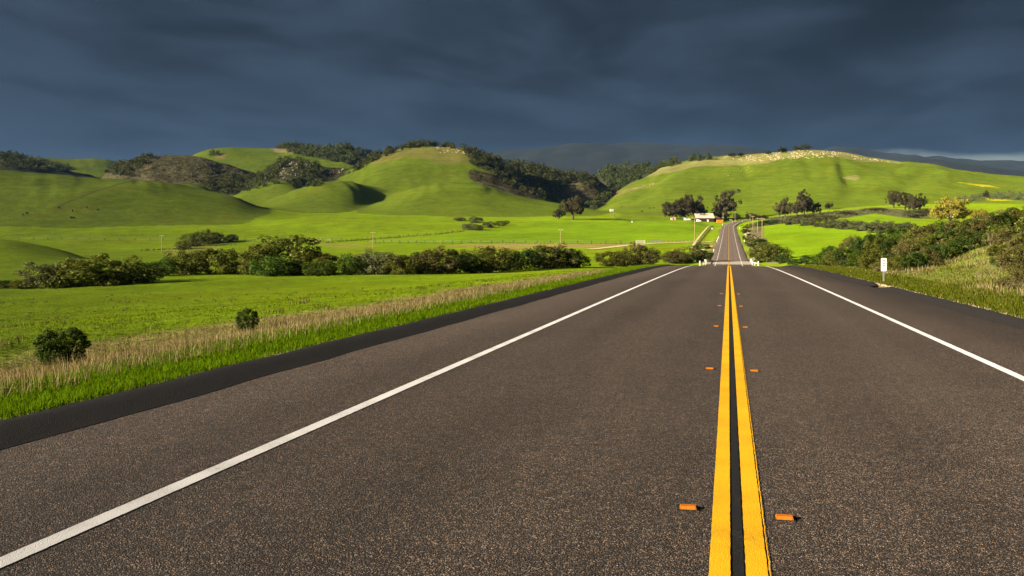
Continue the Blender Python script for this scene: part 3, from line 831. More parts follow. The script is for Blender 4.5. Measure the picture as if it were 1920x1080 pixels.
def branch(mb, p, d, ln, r, depth, rng, spread=.6, kids=3, n=5, up=.15):
    q = p + d * ln * .5 + rng.normal(size=3) * ln * .05
    e = q + (d + rng.normal(size=3) * .15) * ln * .5
    mb.tube([p, q, e], [r, r * .8, r * .55], n, False)
    if depth > 0:
        for k in range(kids):
            nd = d + rng.normal(size=3) * spread + np.array([0, 0, up]); nd /= np.linalg.norm(nd)
            branch(mb, e if k else q + (e - q) * .8, nd, ln * rng.uniform(.55, .8), r * .55, depth - 1, rng, spread, kids, max(3, n - 1), up)

def stems_mesh(key, seed, mat='bark', n=5, ln=.35, r=.012, depth=1):
    if key not in PROTO:
        rng = np.random.default_rng(seed); mb = MB()
        for k in range(n):
            w = rng.random() * 6.28; d = np.array([math.cos(w) * .6, math.sin(w) * .6, 1.0]); d /= np.linalg.norm(d)
            branch(mb, np.array([0.03 * math.cos(w), 0.03 * math.sin(w), -0.04]), d, ln, r, depth, rng)
        PROTO[key] = mb.mesh('stem', MAT[mat])
    return PROTO[key]

def bare_mesh(key, seed):
    """leafless tangle of twigs of unit height"""
    if key not in PROTO:
        rng = np.random.default_rng(seed); mb = MB()
        for k in range(7):
            w = rng.random() * 6.28; d = np.array([math.cos(w) * .75, math.sin(w) * .75, .9]); d /= np.linalg.norm(d)
            branch(mb, np.array([0.02 * math.cos(w), 0.02 * math.sin(w), -0.03]), d, .34, .012, 3, rng, .55, 3, 4, .1)
        PROTO[key] = mb.mesh('twigs', MAT['twig'])
    return PROTO[key]

SHRUBS = {
 'olive': [('olive_a', 11, 'leaf_olive'), ('olive_b', 12, 'leaf_olive'), ('olive_c', 13, 'leaf_olive')],
 'grey': [('grey_a', 21, 'leaf_grey'), ('grey_b', 22, 'leaf_grey')],
 'dark': [('dark_a', 31, 'leaf_dark'), ('dark_b', 32, 'leaf_dark'), ('dark_c', 33, 'leaf_dark')],
 'green': [('green_a', 41, 'leaf_green'), ('green_b', 42, 'leaf_green')],
 'brown': [('brown_a', 51, 'leaf_brown'), ('brown_b', 52, 'leaf_brown')],
}
def shrub(kind, px, py, wpx, hpx, label, group=None, var=None, name='shrub', cat='shrub', rz=None, dmin=6, fine=False, stretch=1.0):
    x, y, z, D = spot(px, py, dmin)
    w = wpx * D / F; h = hpx * D / F
    lst = SHRUBS[kind]; k = var if var is not None else random.randrange(len(lst))
    key, seed, mt = lst[k % len(lst)]
    if fine: me = shrub_mesh(key + '_fine', seed, mt, 120, 110, 0.018, (0.07, 0.12), jit=.05)
    else: me = shrub_mesh(key, seed, mt, 64, 90, 0.023, (0.09, 0.17))
    t = thing(name, label, cat, (x, y, z - 0.03 * h), random.random() * 6.28 if rz is None else rz, group, (w, w * stretch, h))
    put('foliage', me, t)
    put('stem', stems_mesh('stem_%d' % (k % 3), 60 + k % 3), t)
    return t

def tree_mesh(key, seed, kind):
    """trunk with limbs and a crown, about unit height; several habits"""
    if key in PROTO: return PROTO[key]
    rng = np.random.default_rng(seed); tb = MB()
    cl = []; rad = []
    if kind in ('gum', 'gum_tall', 'oak', 'yellow'):
        H0 = {'gum': .16, 'gum_tall': .20, 'oak': .12, 'yellow': .18}[kind]
        W0 = {'gum': .46, 'gum_tall': .30, 'oak': .50, 'yellow': .50}[kind]
        lean = rng.normal() * .03
        top = np.array([lean, rng.normal() * .03, H0 * 1.5])
        tb.tube([(0, 0, -.03), (lean * .3, 0, H0 * .7), top], [.045, .034, .028], 8, False)
        nl = {'gum': 11, 'gum_tall': 10, 'oak': 10, 'yellow': 12}[kind]
        for k in range(nl):
            w = 2 * math.pi * (k + rng.random() * .7) / nl * 2.4
            u = (k + .5) / nl
            if kind == 'gum_tall':
                e = np.array([math.cos(w) * W0 * (.85 - .45 * abs(u - .45)), math.sin(w) * W0 * .8, .30 + .62 * u])
            elif kind == 'gum':
                e = np.array([math.cos(w) * W0 * (.95 - .65 * u * u), math.sin(w) * W0 * (.95 - .6 * u * u), .28 + .60 * u])
            else:
                e = np.array([math.cos(w) * W0 * (.90 - .55 * u * u), math.sin(w) * W0 * (.9 - .5 * u * u), .34 + .50 * u])
            e = e * (1 + rng.normal(size=3) * .08)
            m = top * .55 + e * .45 + np.array([0, 0, .03]) + rng.normal(size=3) * .02
            tb.tube([top - np.array([0, 0, .02 + .03 * rng.random()]), m, e], [.020, .013, .005], 6, False)
            nk = {'gum': 11, 'gum_tall': 11, 'oak': 10, 'yellow': 17}[kind]
            for q in range(nk):
                f_ = rng.uniform(.55, 1.1)
                c = top + (e - top) * f_ + rng.normal(size=3) * np.array([.09, .09, .065])
                cl.append(c); rad.append(rng.uniform(.05, .105) if kind != 'oak' else rng.uniform(.06, .12))
        per, leaf, out = {'gum': (70, .019, .6), 'gum_tall': (80, .017, .6), 'oak': (70, .020, .75), 'yellow': (85, .016, .5)}[kind]
    cl = np.array(cl); rad = np.array(rad)
    cl[:, 2] = .06 + (cl[:, 2] - .06) * .90 / max(.9, (cl[:, 2] + rad * .6).max() - .06)
    v, f = leaves(cl, rad, per, leaf, rng, out)
    v[:, 2] = np.maximum(v[:, 2], .05)
    mt = {'gum': 'leaf_gum', 'gum_tall': 'leaf_gum', 'oak': 'leaf_oak', 'yellow': 'leaf_yellow'}[kind]
    PROTO[key] = (tb.mesh('trunk', MAT['pale_bark' if kind == 'yellow' else 'bark'], True), mesh_np('crown', v, f, MAT[mt]))
    return PROTO[key]

def tree(kind, px, py, top, wpx, label, group=None, var=0, rz=None, dmin=30, name='tree', sx=1.0):
    x, y, z, D = spot(px, py, dmin)
    h = (py - top) * D / F; w = wpx * D / F
    unit = {'gum': .98, 'gum_tall': .66, 'oak': 1.06, 'yellow': 1.06}[kind]
    t = thing(name, label, 'tree', (x, y, z - .02 * h), random.random() * 6.28 if rz is None else rz, group, (w / unit, w / unit, h))
    tr, cr = tree_mesh('%s%d' % (kind, var), 100 + var + {'gum': 0, 'gum_tall': 10, 'oak': 20, 'yellow': 30}[kind], kind)
    put('trunk', tr, t); put('crown', cr, t)
    return t

# --- round bushes in the meadow by the road
shrub('dark', 118, 688, 98, 84, 'round dark green bush standing alone in the dry grass at the far left', var=0, fine=True, name='bush', cat='bush', rz=.4)
shrub('dark', 464, 618, 42, 46, 'small dark bush half sunk in the dry grass beside the left shoulder', var=1, fine=True, name='bush', cat='bush', rz=1.4)

# --- willows and bushes along the creek (column, row of the foot, width, height, kind)
CREEK = [
 (12,540,46,14,'dark','low dark scrub at the left edge of the picture along the creek'),
 (45,541,40,16,'olive','low olive scrub just left of the first big creek bushes'),
 (92,540,72,50,'grey','greyish bush at the left end of the creek row'),
 (135,538,80,52,'olive','broad olive bush second from the left end of the creek row'),
 (185,536,95,58,'olive','rounded olive bush at the crest of the left creek thicket'),
 (235,532,90,50,'olive','olive bush on the right half of the left creek thicket'),
 (275,527,50,34,'dark','dark bush at the right end of the left creek thicket'),
 (308,517,42,34,'green','small leafy green bush right of the left creek thicket'),
 (342,514,64,44,'olive','loose olive bush in front of the field pole on the far left'),
 (398,514,72,48,'olive','wide dark olive bush left of the tallest creek willow'),
 (440,514,62,44,'olive','olive bush tucked against the left side of the tallest creek willow'),
 (488,516,66,58,'olive','mid height olive bush on the left shoulder of the tallest creek willow'),
 (545,515,104,74,'olive','tallest creek willow with a domed crown'),
 (512,518,60,38,'green','bright leafy bush in front of the tallest creek willow'),
 (590,516,78,46,'olive','olive bush sloping down on the right side of the tallest creek willow'),
 (602,518,46,30,'green','low yellow green bush at the foot of the tallest willow on the right'),
 (656,516,40,40,'green','slender yellow green willow just right of the gap in the creek row'),
 (690,515,58,44,'grey','pale twiggy willow second right of the gap in the creek row'),
 (722,515,60,42,'grey','pale grey willow third right of the gap in the creek row'),
 (752,515,48,36,'olive','olive bush between the pale grey willow and the row of dark bushes'),
 (786,514,54,40,'dark','dark green bush fifth right of the gap in the creek row'),
 (820,514,56,50,'brown','brownish willow standing taller in the middle of the creek row'),
 (848,513,54,46,'olive','olive willow right of the brownish one in the creek row'),
 (880,513,48,38,'dark','dark bush left of the tall dome in the right part of the creek row'),
 (915,511,66,48,'olive','tall domed olive willow in the right part of the creek row'),
 (948,508,52,40,'olive','olive bush right of the tall dome in the creek row'),
 (985,506,56,38,'dark','dark bush in the hollow of the creek row near its right end'),
 (1015,504,58,44,'olive','olive willow third from the right end of the creek row'),
 (1046,503,60,44,'brown','brown green willow second from the right end of the creek row'),
 (1076,502,44,36,'dark','dark bush at the right end of the creek row'),
 (1146,500,44,28,'olive','low olive bush at the left end of the thicket beyond the shoulder'),
 (1172,500,40,30,'olive','olive bush in the middle of the thicket beyond the shoulder'),
 (1196,498,54,40,'brown','tallest bush of the thicket beyond the shoulder'),
 (1214,496,36,28,'dark','dark bush at the right end of the thicket beyond the shoulder'),
 (1262,494,40,24,'brown','brownish bush left of the bridge'),
 (1290,493,50,30,'brown','rounded brownish bush in the middle of the clump left of the bridge'),
 (1316,491,34,22,'dark','dark bush close to the left bridge railing'),
 (1316,468,26,12,'green','small green bush behind the clump left of the bridge'),
]
for i, (px, py, w, h, k, lab) in enumerate(CREEK):
    shrub(k, px, py, w * 1.3, h * 1.1, lab, 'bushes and willows along the creek', name='willow' if 'willow' in lab else 'bush', cat='willow' if 'willow' in lab else 'bush', dmin=60)

FIELD = [
 (345,467,30,16,'olive','small olive bush in the field in front of the round clump left of centre'),
 (362,461,44,24,'olive','rounded olive bush at the left of the clump in the left field'),
 (388,457,46,26,'olive','largest bush of the clump in the left field'),
 (405,455,28,20,'olive','bush at the right end of the clump in the left field'),
 (433,453,24,14,'dark','lone dark bush right of the clump in the left field'),
 (862,414,22,7,'brown','low brown bush at the left end of the hedge by the bright green field'),
 (880,431,26,13,'grey','grey bush nearest on the hedge by the bright green field'),
 (892,418,24,12,'grey','grey bush farther back on the hedge by the bright green field'),
 (895,432,20,11,'olive','olive bush beside the nearest grey one on the hedge by the bright field'),
 (917,427,22,11,'grey','lone grey bush in the middle of the hedge by the bright field'),
 (938,424,22,10,'olive','olive bush near the right end of the hedge by the bright field'),
 (948,421,14,8,'olive','small bush at the right end of the hedge by the bright field'),
]
for (px, py, w, h, k, lab) in FIELD:
    shrub(k, px, py, w * 1.1, h * 1.1, lab, 'bushes out in the fields', name='bush', cat='bush', dmin=150)

# --- thicket between the highway and the right field
VERGE = [
 (1404,450,22,12,'dark','dark shrub beside the highway next to the far right white post'),(1398,438,16,9,'dark','small dark shrub right of the highway near its top'),
 (1412,463,26,18,'olive','olive shrub left of the right bright field'),(1424,470,34,22,'dark','dark rounded shrub left of the right bright field'),
 (1438,480,40,26,'olive','olive bush beyond the right bridge railing'),(1452,490,48,32,'olive','broad olive bush right of the bridge'),
 (1430,492,42,28,'olive','olive bush closest to the right bridge railing'),(1466,494,28,18,'dark','dark shrub at the right foot of the bush by the bridge'),
 (1428,424,26,9,'dark','low dark shrub beside the row of poles right of the highway'),(1450,421,34,9,'dark','low dark hedge shrub under the roadside gum trees'),
 (1402,428,18,8,'olive','small olive shrub beside the bend of the highway'),
]
for (px, py, w, h, k, lab) in VERGE:
    shrub(k, px, py, w * 1.15, h * 1.1, lab, 'bushes between highway and right field', name='bush', cat='bush', dmin=120)

# --- grey green willows between the two bright fields on the right
for i, (px, py, w, h) in enumerate([(1482,421,34,13),(1508,423,36,14),(1534,425,36,15),(1560,428,40,17),(1586,430,40,18),(1612,433,42,19),(1640,436,48,22),(1668,436,44,20),(1700,433,40,16),(1545,412,40,9),(1590,404,36,8),(1640,397,40,8),(1510,412,40,10),(1715,408,36,15),(1735,402,30,12)]):
    lab = ['leftmost grey willow of the band behind the right bright field', 'second grey willow from the left behind the right bright field',
           'third grey willow from the left behind the right bright field', 'fourth grey willow from the left behind the right bright field',
           'fifth grey willow from the left behind the right bright field', 'sixth grey willow from the left behind the right bright field',
           'biggest grey willow of the band behind the right bright field', 'grey willow right of the biggest one in the band', 'rightmost grey willow of the band in front of the upper green mound',
           'low scrub below the far highway left of the upper green mound', 'low scrub along the top of the upper green mound', 'low scrub below the gum grove beside the far highway',
           'low scrub right of the roadside gum trees', 'greyish scrub right of the upper green mound', 'scrub under the right side of the gum grove'][i]
    shrub('grey' if i < 9 or i == 13 else 'brown', px, py, w * 1.15, h * 1.1, lab, 'grey willows behind the right field', name='willow' if i < 9 else 'bush', cat='willow' if i < 9 else 'bush', dmin=300)

# --- scrub on the right bank: columns, foot row, width, height
def bank():
    rows = [
     (1494,497,30,12,'dark'),(1516,497,30,18,'dark'),(1540,498,36,24,'green'),(1566,499,36,28,'olive'),(1590,500,40,34,'dark'),(1612,502,38,34,'green'),(1636,505,40,34,'olive'),
     (1600,480,40,36,'brown'),(1626,478,42,38,'dark'),(1562,488,34,26,'dark'),(1650,486,42,38,'olive'),(1676,488,44,40,'dark'),(1702,490,44,40,'brown'),(1722,504,30,30,'green'),(1724,484,40,36,'olive'),
     (1670,466,42,36,'dark'),(1694,462,44,36,'green'),(1720,460,44,36,'olive'),(1746,458,44,36,'brown'),(1752,476,44,38,'olive'),(1776,468,46,40,'dark'),(1770,450,44,34,'green'),(1798,446,46,34,'brown'),
     (1804,462,46,38,'olive'),(1830,456,46,40,'dark'),(1826,440,44,32,'olive'),(1852,450,46,40,'brown'),(1850,432,44,30,'brown'),(1876,444,48,42,'dark'),(1876,426,44,30,'brown'),(1902,438,50,42,'olive'),(1904,420,44,30,'dark'),
     (1926,432,50,42,'brown'),(1680,440,30,14,'olive'),(1940,455,60,52,'olive'),(1896,462,40,34,'brown'),(1916,480,40,36,'brown'),(1880,500,34,20,'green'),(1905,500,50,36,'brown'),(1930,530,50,40,'brown'),(1872,480,36,24,'olive'),(1892,544,40,22,'brown'),(1935,496,46,40,'olive'),(1690,510,40,30,'olive'),(1712,508,40,34,'dark'),(1736,500,38,34,'brown'),(1752,494,36,34,'dark'),(1775,486,36,32,'green'),(1800,476,34,30,'dark'),(1846,462,36,30,'dark'),(1872,456,40,34,'olive'),(1660,510,34,20,'brown')]
    seen = {}
    looks = {'dark': 'dark green scrub bush', 'green': 'leafy bright green bush', 'olive': 'olive scrub bush', 'brown': 'brownish dry scrub bush'}
    for i, (px, py, w, h, k) in enumerate(rows):
        where = ('by the far shoulder' if px < 1530 else 'left of the white sign' if px < 1650 else 'right of the white sign' if px < 1715
                 else 'below the yellow tree' if px < 1800 else 'above the grassy bank' if px < 1885 else 'at the right edge')
        depth = 'front row' if py >= 488 else 'middle row' if py >= 455 else 'back row'
        lab = '%s in the %s %s' % (looks[k], depth, where)
        seen[lab] = seen.get(lab, 0) + 1
        if seen[lab] > 1: lab += ', ' + {2: 'farther right', 3: 'rightmost of three', 4: 'last of four'}[seen[lab]]
        shrub(k, px, py, w * 1.25, h * 1.15, lab, 'scrub on the right bank', name='bush', cat='bush', dmin=35)
    tw = [(1762,478,34,40,'tan leafless bush leaning over the grassy bank'),(1742,470,26,30,'leafless pale bush among the scrub below the yellow tree'),(1858,462,46,44,'pale bare bush at the top edge of the grassy bank'),
          (1866,524,50,52,'big bare forked bush on the grassy bank near the right edge'),(1838,526,36,30,'low bare bush left of the big forked one on the bank'),(1894,420,40,46,'bare bush showing above the scrub at the right edge'),
          (1660,516,30,18,'dry twiggy bush just behind the white roadside sign'),(1720,516,34,18,'dry twigs at the foot of the scrub right of the sign'),(1905,548,48,34,'dry weedy bush low on the bank at the right edge'),(1696,470,30,34,'bare bush in the middle of the scrub right of the sign'),(1812,440,30,34,'bare bush right of the yellow tree'),(1580,492,28,26,'bare bush among the dark scrub left of the sign')]
    for i, (px, py, w, h, lab) in enumerate(tw):
        x, y, z, D = spot(px, py, 30)
        t = thing('bare_bush', lab, 'bush', (x, y, z), random.random() * 6.28, 'leafless bushes on the right bank', (w * D / F * .75, w * D / F * .75, h * D / F * .95))
        put('twigs', bare_mesh('bare%d' % (i % 4), 70 + i % 4), t)
bank()

# --- trees
G1 = 'tall gum trees round the farm and the far highway'
tree('gum', 1075, 412, 361, 52, 'broad dark gum tree standing alone in the bright field left of the farm', None, 0, 1.0)
tree('gum', 1047, 412, 389, 20, 'small gum tree at the left side of the broad lone gum', None, 1, 2.0)
tree('gum', 1262, 411, 370, 46, 'left gum of the wide grove behind the barn', G1, 1, .2)
tree('gum', 1286, 412, 366, 52, 'middle gum of the wide grove behind the barn', G1, 2, 1.2)
tree('gum_tall', 1303, 411, 362, 32, 'tallest gum of the wide grove behind the barn, on its right', G1, 0, 2.2)
tree('gum', 1314, 412, 382, 30, 'low round gum at the right end of the grove behind the barn', G1, 0, 3.0)
tree('gum_tall', 1361, 413, 351, 42, 'tallest single gum tree right of the barn beside the highway', G1, 1, 0.4)
tree('gum', 1352, 413, 382, 36, 'lower side crown spreading left of the tallest single gum', G1, 1, 4.4)
tree('oak', 1383, 414, 398, 18, 'small dark oak right behind the tallest single gum', G1, 0)
tree('oak', 1407, 413, 396, 24, 'round dark oak left of the bend in the highway', G1, 1)
tree('oak', 1420, 413, 401, 18, 'small dark oak right of the round one at the bend', G1, 2)
tree('oak', 1434, 411, 402, 14, 'smallest dark oak at the bend of the highway', G1, 0)
tree('gum', 1472, 407, 368, 38, 'left gum of the roadside grove right of the highway bend', G1, 2, .6)
tree('gum', 1494, 407, 372, 34, 'second gum of the roadside grove right of the highway bend', G1, 0, 1.6)
tree('gum_tall', 1508, 405, 352, 26, 'tallest gum of the roadside grove right of the highway bend', G1, 2, 2.6)
tree('gum', 1524, 403, 374, 32, 'right gum of the roadside grove with low branches', G1, 1, 3.6)
tree('oak', 1555, 393, 376, 18, 'lone dark oak between the roadside grove and the gum grove', G1, 1)
tree('gum_tall', 1676, 390, 355, 22, 'left slim gum of the grove of three beside the far highway', G1, 0, 1)
tree('gum_tall', 1697, 394, 357, 28, 'middle gum of the grove of three beside the far highway', G1, 1, 2)
tree('gum', 1714, 398, 362, 30, 'near gum of the grove of three with a pale trunk', G1, 2, 3)
tree('oak', 1725, 394, 360, 26, 'dark right hand tree of the grove beside the far highway', G1, 2, 3)
tree('yellow', 1782, 424, 364, 84, 'yellow green leafy tree with a white forked trunk above the scrub', None, 0, 0.6, 60)
tree('yellow', 1840, 424, 388, 40, 'smaller yellow leafed tree right of the white trunked one', None, 1, 1.6, 60)
tree('oak', 1849, 372, 355, 12, 'single dark conifer shaped tree on the far right slope', None, 0, 0, 500)
tree('oak', 1466, 287, 273, 20, 'left round oak on the skyline of the rocky hilltop', 'oaks on the rocky skyline', 1)
tree('oak', 1494, 284, 272, 12, 'small oak left of the skyline pair on the rocky hilltop', 'oaks on the rocky skyline', 0)
tree('oak', 1509, 283, 269, 24, 'biggest oak on the skyline of the rocky hilltop', 'oaks on the rocky skyline', 2)
tree('oak', 1440, 290, 281, 12, 'low oak at the left of the skyline oaks', 'oaks on the rocky skyline', 0)
tree('oak', 1372, 295, 284, 16, 'oak among the pale rocks at the left end of the hilltop', 'oaks on the rocky skyline', 2)
tree('oak', 1390, 294, 284, 15, 'second oak among the pale rocks at the left of the hilltop', 'oaks on the rocky skyline', 1)

# --- woods on the hills: too many to count
def woods(name, label, polys, dens, size, mats, dmin=1000, seed=1):
    rng = np.random.default_rng(seed)
    vs = []; fs = []; o = 0
    for poly, mul in polys:
        xs = [p[0] for p in poly]; ys = [p[1] for p in poly]
        area = 0.5 * abs(sum(xs[i] * ys[(i + 1) % len(xs)] - xs[(i + 1) % len(xs)] * ys[i] for i in range(len(xs))))
        n = int(area * dens * mul); k = 0; tries = 0
        while k < n and tries < n * 30:
            tries += 1
            px = rng.uniform(min(xs), max(xs)); py = rng.uniform(min(ys), max(ys))
            if not inside(np.array([px]), np.array([py]), poly)[0]: continue
            if vnoise(np.array([px / 11.0]), np.array([py / 5.0]), 50)[0] < 0.22: continue
            k += 1
            x, y, z, D = spot(round(px), py, dmin)
            s = size * rng.uniform(.6, 1.35) * D / F
            nc = 7
            c = clump_shell(nc, rng, .42, .42, .2, .85, jit=.15) * s
            rad = rng.uniform(.22, .36, nc) * s
            v, f = leaves(c + np.array([x, y, z - .1 * s]), rad, 17 if size > 6 else 7, (.095 if size > 6 else .14) * s, rng, .8)
            vs.append(v); fs.append(f + o); o += len(v)
    v = np.concatenate(vs); f = np.concatenate(fs)
    return tag(put(name, mesh_np(name, v, f, MAT[mats])), label, None, None, 'stuff')

woods('oak_wood', 'dark oak wood covering the shoulder and ridge of the central hill', [
  ([(700,290),(742,280),(770,272),(800,271),(856,271),(880,276),(872,280),(800,277),(765,279),(730,290),(700,304),(670,320),(660,322)], .9),
  ([(868,276),(905,290),(950,304),(1000,314),(1060,324),(1113,334),(1128,350),(1110,360),(1090,345),(1060,345),(1040,380),(1000,368),(960,348),(915,325),(880,305)], .75),
  ], .105, 10, 'leaf_oak', 1000, 3)
woods('oak_wood', 'dark woods on the ridge behind the rocky knob left of the central hill', [
  ([(512,277),(545,272),(580,275),(610,277),(655,276),(690,284),(720,290),(690,303),(650,310),(610,300),(575,294),(550,288)], .9),
  ([(480,335),(505,318),(525,304),(545,298),(530,320),(520,345),(500,350),(470,360),(440,365)], .7),
  ([(560,300),(600,312),(610,330),(600,350),(560,352),(540,345),(560,330)], .6),
  ([(395,288),(425,288),(420,295),(390,294)], .4),
  ], .075, 10, 'leaf_oak', 1000, 4)
woods('oak_wood', 'dark woods on the far left hills', [
  ([(0,287),(30,292),(60,300),(110,310),(135,318),(110,324),(50,320),(0,317)], .8),
  ([(195,326),(215,312),(250,302),(285,292),(282,300),(255,318),(248,332),(215,332)], .7),
  ([(380,350),(430,330),(470,335),(475,350),(440,366),(420,366),(400,360)], .6),
  ], .070, 10, 'leaf_oak', 1000, 5)
woods('oak_wood', 'green woods on the valley side left of the right hill', [
  ([(1120,328),(1140,316),(1170,309),(1215,313),(1200,330),(1160,345),(1140,350)], .9),
  ([(1100,388),(1120,372),(1150,350),(1190,332),(1225,316),(1250,308),(1240,314),(1222,328),(1190,340),(1150,362),(1137,380),(1110,396)], 1.0),
  ([(1225,318),(1262,304),(1300,300),(1340,294),(1352,294),(1340,300),(1290,306),(1240,316)], 1.0),
  ], .075, 10, 'leaf_wood', 1000, 6)

# low scrub on the brown hills
woods('hill_scrub', 'low dark scrub dotted over the brown rocky hill on the left', [
  ([(205,320),(240,303),(285,292),(345,291),(380,297),(440,317),(480,330),(480,352),(430,350),(390,352),(340,340),(250,332)], 1.0)], .07, 3.4, 'leaf_scrub', 1000, 7)
woods('hill_scrub', 'low brown scrub on the slopes beside the central hill', [
  ([(880,318),(915,326),(960,346),(1010,366),(1000,374),(960,364),(905,347),(880,335)], 1.2),
  ([(600,318),(650,316),(690,312),(660,325),(620,338),(600,340)], .8),
  ([(1060,350),(1090,340),(1120,345),(1140,365),(1110,375),(1060,370)], 1.0)], .10, 3.4, 'leaf_scrub', 1000, 8)
woods('hill_scrub', 'grey green scrub on the low mound at the far right', [
  ([(1765,386),(1800,372),(1870,360),(1920,362),(1920,376),(1860,374),(1800,384)], 1.0),
  ([(1400,424),(1440,412),(1560,399),(1660,393),(1700,402),(1640,400),(1590,408),(1500,415),(1430,424)], 1.3)], .14, 4.5, 'leaf_grey', 500, 9)

def hedge(label, pts, w, h, mat, step, dmin=150, seed=1):
    rng = np.random.default_rng(seed)
    P = np.array([spot(px, py, dmin)[:2] for px, py in pts])
    s = np.r_[0, np.cumsum(np.hypot(*np.diff(P, axis=0).T))]
    u = np.arange(0, s[-1], step) + rng.normal(size=len(np.arange(0, s[-1], step))) * step * .3
    x = np.interp(u, s, P[:, 0]); y = np.interp(u, s, P[:, 1]); z = ground(x, y)
    k = rng.random(len(x)) < .8
    r = rng.uniform(.5, 1.0, k.sum()) * w
    c = np.c_[x[k] + rng.normal(size=k.sum()) * w * .3, y[k] + rng.normal(size=k.sum()) * w * .3, z[k] + r * .35]
    v, f = leaves(c, r, 26, .22 * w, rng, .8, h / w)
    o = np.array([x[0], y[0], z[0]])
    return tag(put('hedge', mesh_np('hedge', v - o, f, MAT[mat]), None, tuple(map(float, o))), label, 'hedge')
hedge('dark low hedge slanting up the left edge of the bright green field', [(612,455.5),(660,452),(700,449),(760,444.5),(820,440),(868,434.5)], 1.1, .9, 'leaf_dark', 1.3, 300, 1)
hedge('thin dark weedy strip along the lower edge of the bright green field', [(700,455.5),(800,456),(900,456.3),(1000,456.8),(1100,457.2),(1195,457.6)], .55, .5, 'leaf_dark', 1.2, 300, 2)
hedge('dark weedy ditch line below the rounded mound in the left field', [(20,440),(100,440.5),(200,441),(270,441.5),(335,441)], .8, .4, 'leaf_olive', 1.4, 300, 3)
hedge('dark ditch growth right of the lone pole in the left field', [(262,470),(290,469),(320,467.5),(345,469),(365,466)], 1.3, .7, 'leaf_dark', 1.5, 150, 4)
hedge('dark ditch growth beyond the round clump in the left field', [(352,465),(380,462),(410,461),(450,460)], .8, .5, 'leaf_dark', 1.4, 150, 5)
hedge('weeds along the verge between pale lane and far highway', [(1305,466),(1312,455),(1322,442),(1332,430),(1336,424)], .7, .6, 'leaf_olive', 1.6, 150, 6)
# ---------------------------------------------------------------- rocks
MAT['rock'] = plain('pale_rock', (0.42, 0.34, 0.24), 0.9, 0.1, 0, .35, 0.6)
def rock_v(rng, s):
    d = np.array([(1,0,0),(-1,0,0),(0,1,0),(0,-1,0),(0,0,1),(0,0,-1),(.6,.6,.5),(-.6,.6,.5),(.6,-.6,.5),(-.6,-.6,.5)], float)
    d = d[:6]
    v = d * rng.uniform(.55, 1.2, (6, 1)) * np.array([1, 1, .75]) * s + rng.normal(size=(6, 3)) * .12 * s
    f = np.array([(0,2,4),(2,1,4),(1,3,4),(3,0,4),(2,0,5),(1,2,5),(3,1,5),(0,3,5)])
    return v, f
def rocks(label, poly, n, size, seed):
    rng = np.random.default_rng(seed); vs = []; fs = []; o = 0
    xs = [p[0] for p in poly]; ys = [p[1] for p in poly]; k = 0; tries = 0
    while k < n and tries < n * 40:
        tries += 1
        px = rng.uniform(min(xs), max(xs)); py = rng.uniform(min(ys), max(ys))
        if not inside(np.array([px]), np.array([py]), poly)[0]: continue
        if vnoise(np.array([px / 9.0]), np.array([py / 4.0]), 60)[0] < .38: continue
        k += 1
        x, y, z, D = spot(round(px), py, 900)
        v, f = rock_v(rng, size * rng.uniform(.4, 1.3) * D / F)
        vs.append(v + np.array([x, y, z])); fs.append(f + o); o += len(v)
    return tag(put('rock_outcrop', mesh_np('rock_outcrop', np.concatenate(vs), np.concatenate(fs), MAT['rock'])), label, None, None, 'stuff')
rocks('pale rocks strewn along the crest of the right hill', [(1350,294),(1400,292),(1440,288),(1500,282),(1555,283),(1610,294),(1688,306),(1640,302),(1560,296),(1500,298),(1440,303),(1390,301)], 420, 1.7, 1)
rocks('pale boulders below the wooded top of the central hill', [(815,277),(850,273),(868,281),(872,290),(850,288),(825,287)], 60, 1.9, 2)
rocks('tan rock faces on the dark knob left of the central hill', [(528,306),(550,300),(578,305),(570,325),(540,335),(518,334),(530,318)], 80, 2.0, 3)
rocks('tan boulders right of the dark knob', [(605,328),(620,318),(650,316),(640,325),(612,333)], 40, 1.7, 4)
rocks('few pale rocks on the brown scrub hill at the left', [(255,320),(300,303),(340,300),(330,325),(420,322),(430,335),(400,332),(330,332)], 34, 1.3, 5)
rocks('scattered white boulders on the slope of the right hill', [(1360,325),(1400,312),(1412,316),(1385,338),(1365,335)], 12, 1.0, 6)
rocks('tan bank of earth and stones across the right hill', [(1180,354),(1232,342),(1236,344),(1186,357)], 30, .9, 7)

# ---------------------------------------------------------------- grass
def grass(name, label, x, y, h, width, mat, lean=.35, seed=1, bend_=.35):
    """blades as bent strips: one mesh"""
    rng = np.random.default_rng(seed); n = len(x)
    z = ground(x, y)
    w = rng.random(n) * 2 * math.pi; dx = np.cos(w); dy = np.sin(w)
    a = rng.random(n) * 2 * math.pi
    l = np.abs(rng.normal(0, lean, n)); lx = np.cos(a) * l * h; ly = np.sin(a) * l * h
    bx = np.c_[x - dx * width, y - dy * width, z - .02]; b2 = np.c_[x + dx * width, y + dy * width, z - .02]
    m1 = np.c_[x + lx * bend_ - dx * width * .8, y + ly * bend_ - dy * width * .8, z + h * .55]; m2 = np.c_[x + lx * bend_ + dx * width * .8, y + ly * bend_ + dy * width * .8, z + h * .55]
    hh = h * (1 - np.minimum(l * .45, .6))
    t = np.c_[x + lx, y + ly, z + hh]; t2 = t + np.c_[dx * width * .15, dy * width * .15, np.zeros(n)]
    v = np.stack([bx, b2, m2, m1, t2, t], 1).reshape(-1, 3)
    i = np.arange(n)[:, None] * 6
    f = np.concatenate([i + np.array([0, 1, 2, 3]), i + np.array([3, 2, 4, 5])])
    return tag(put(name, mesh_np(name, v, f, MAT[mat])), label, None, None, 'stuff')

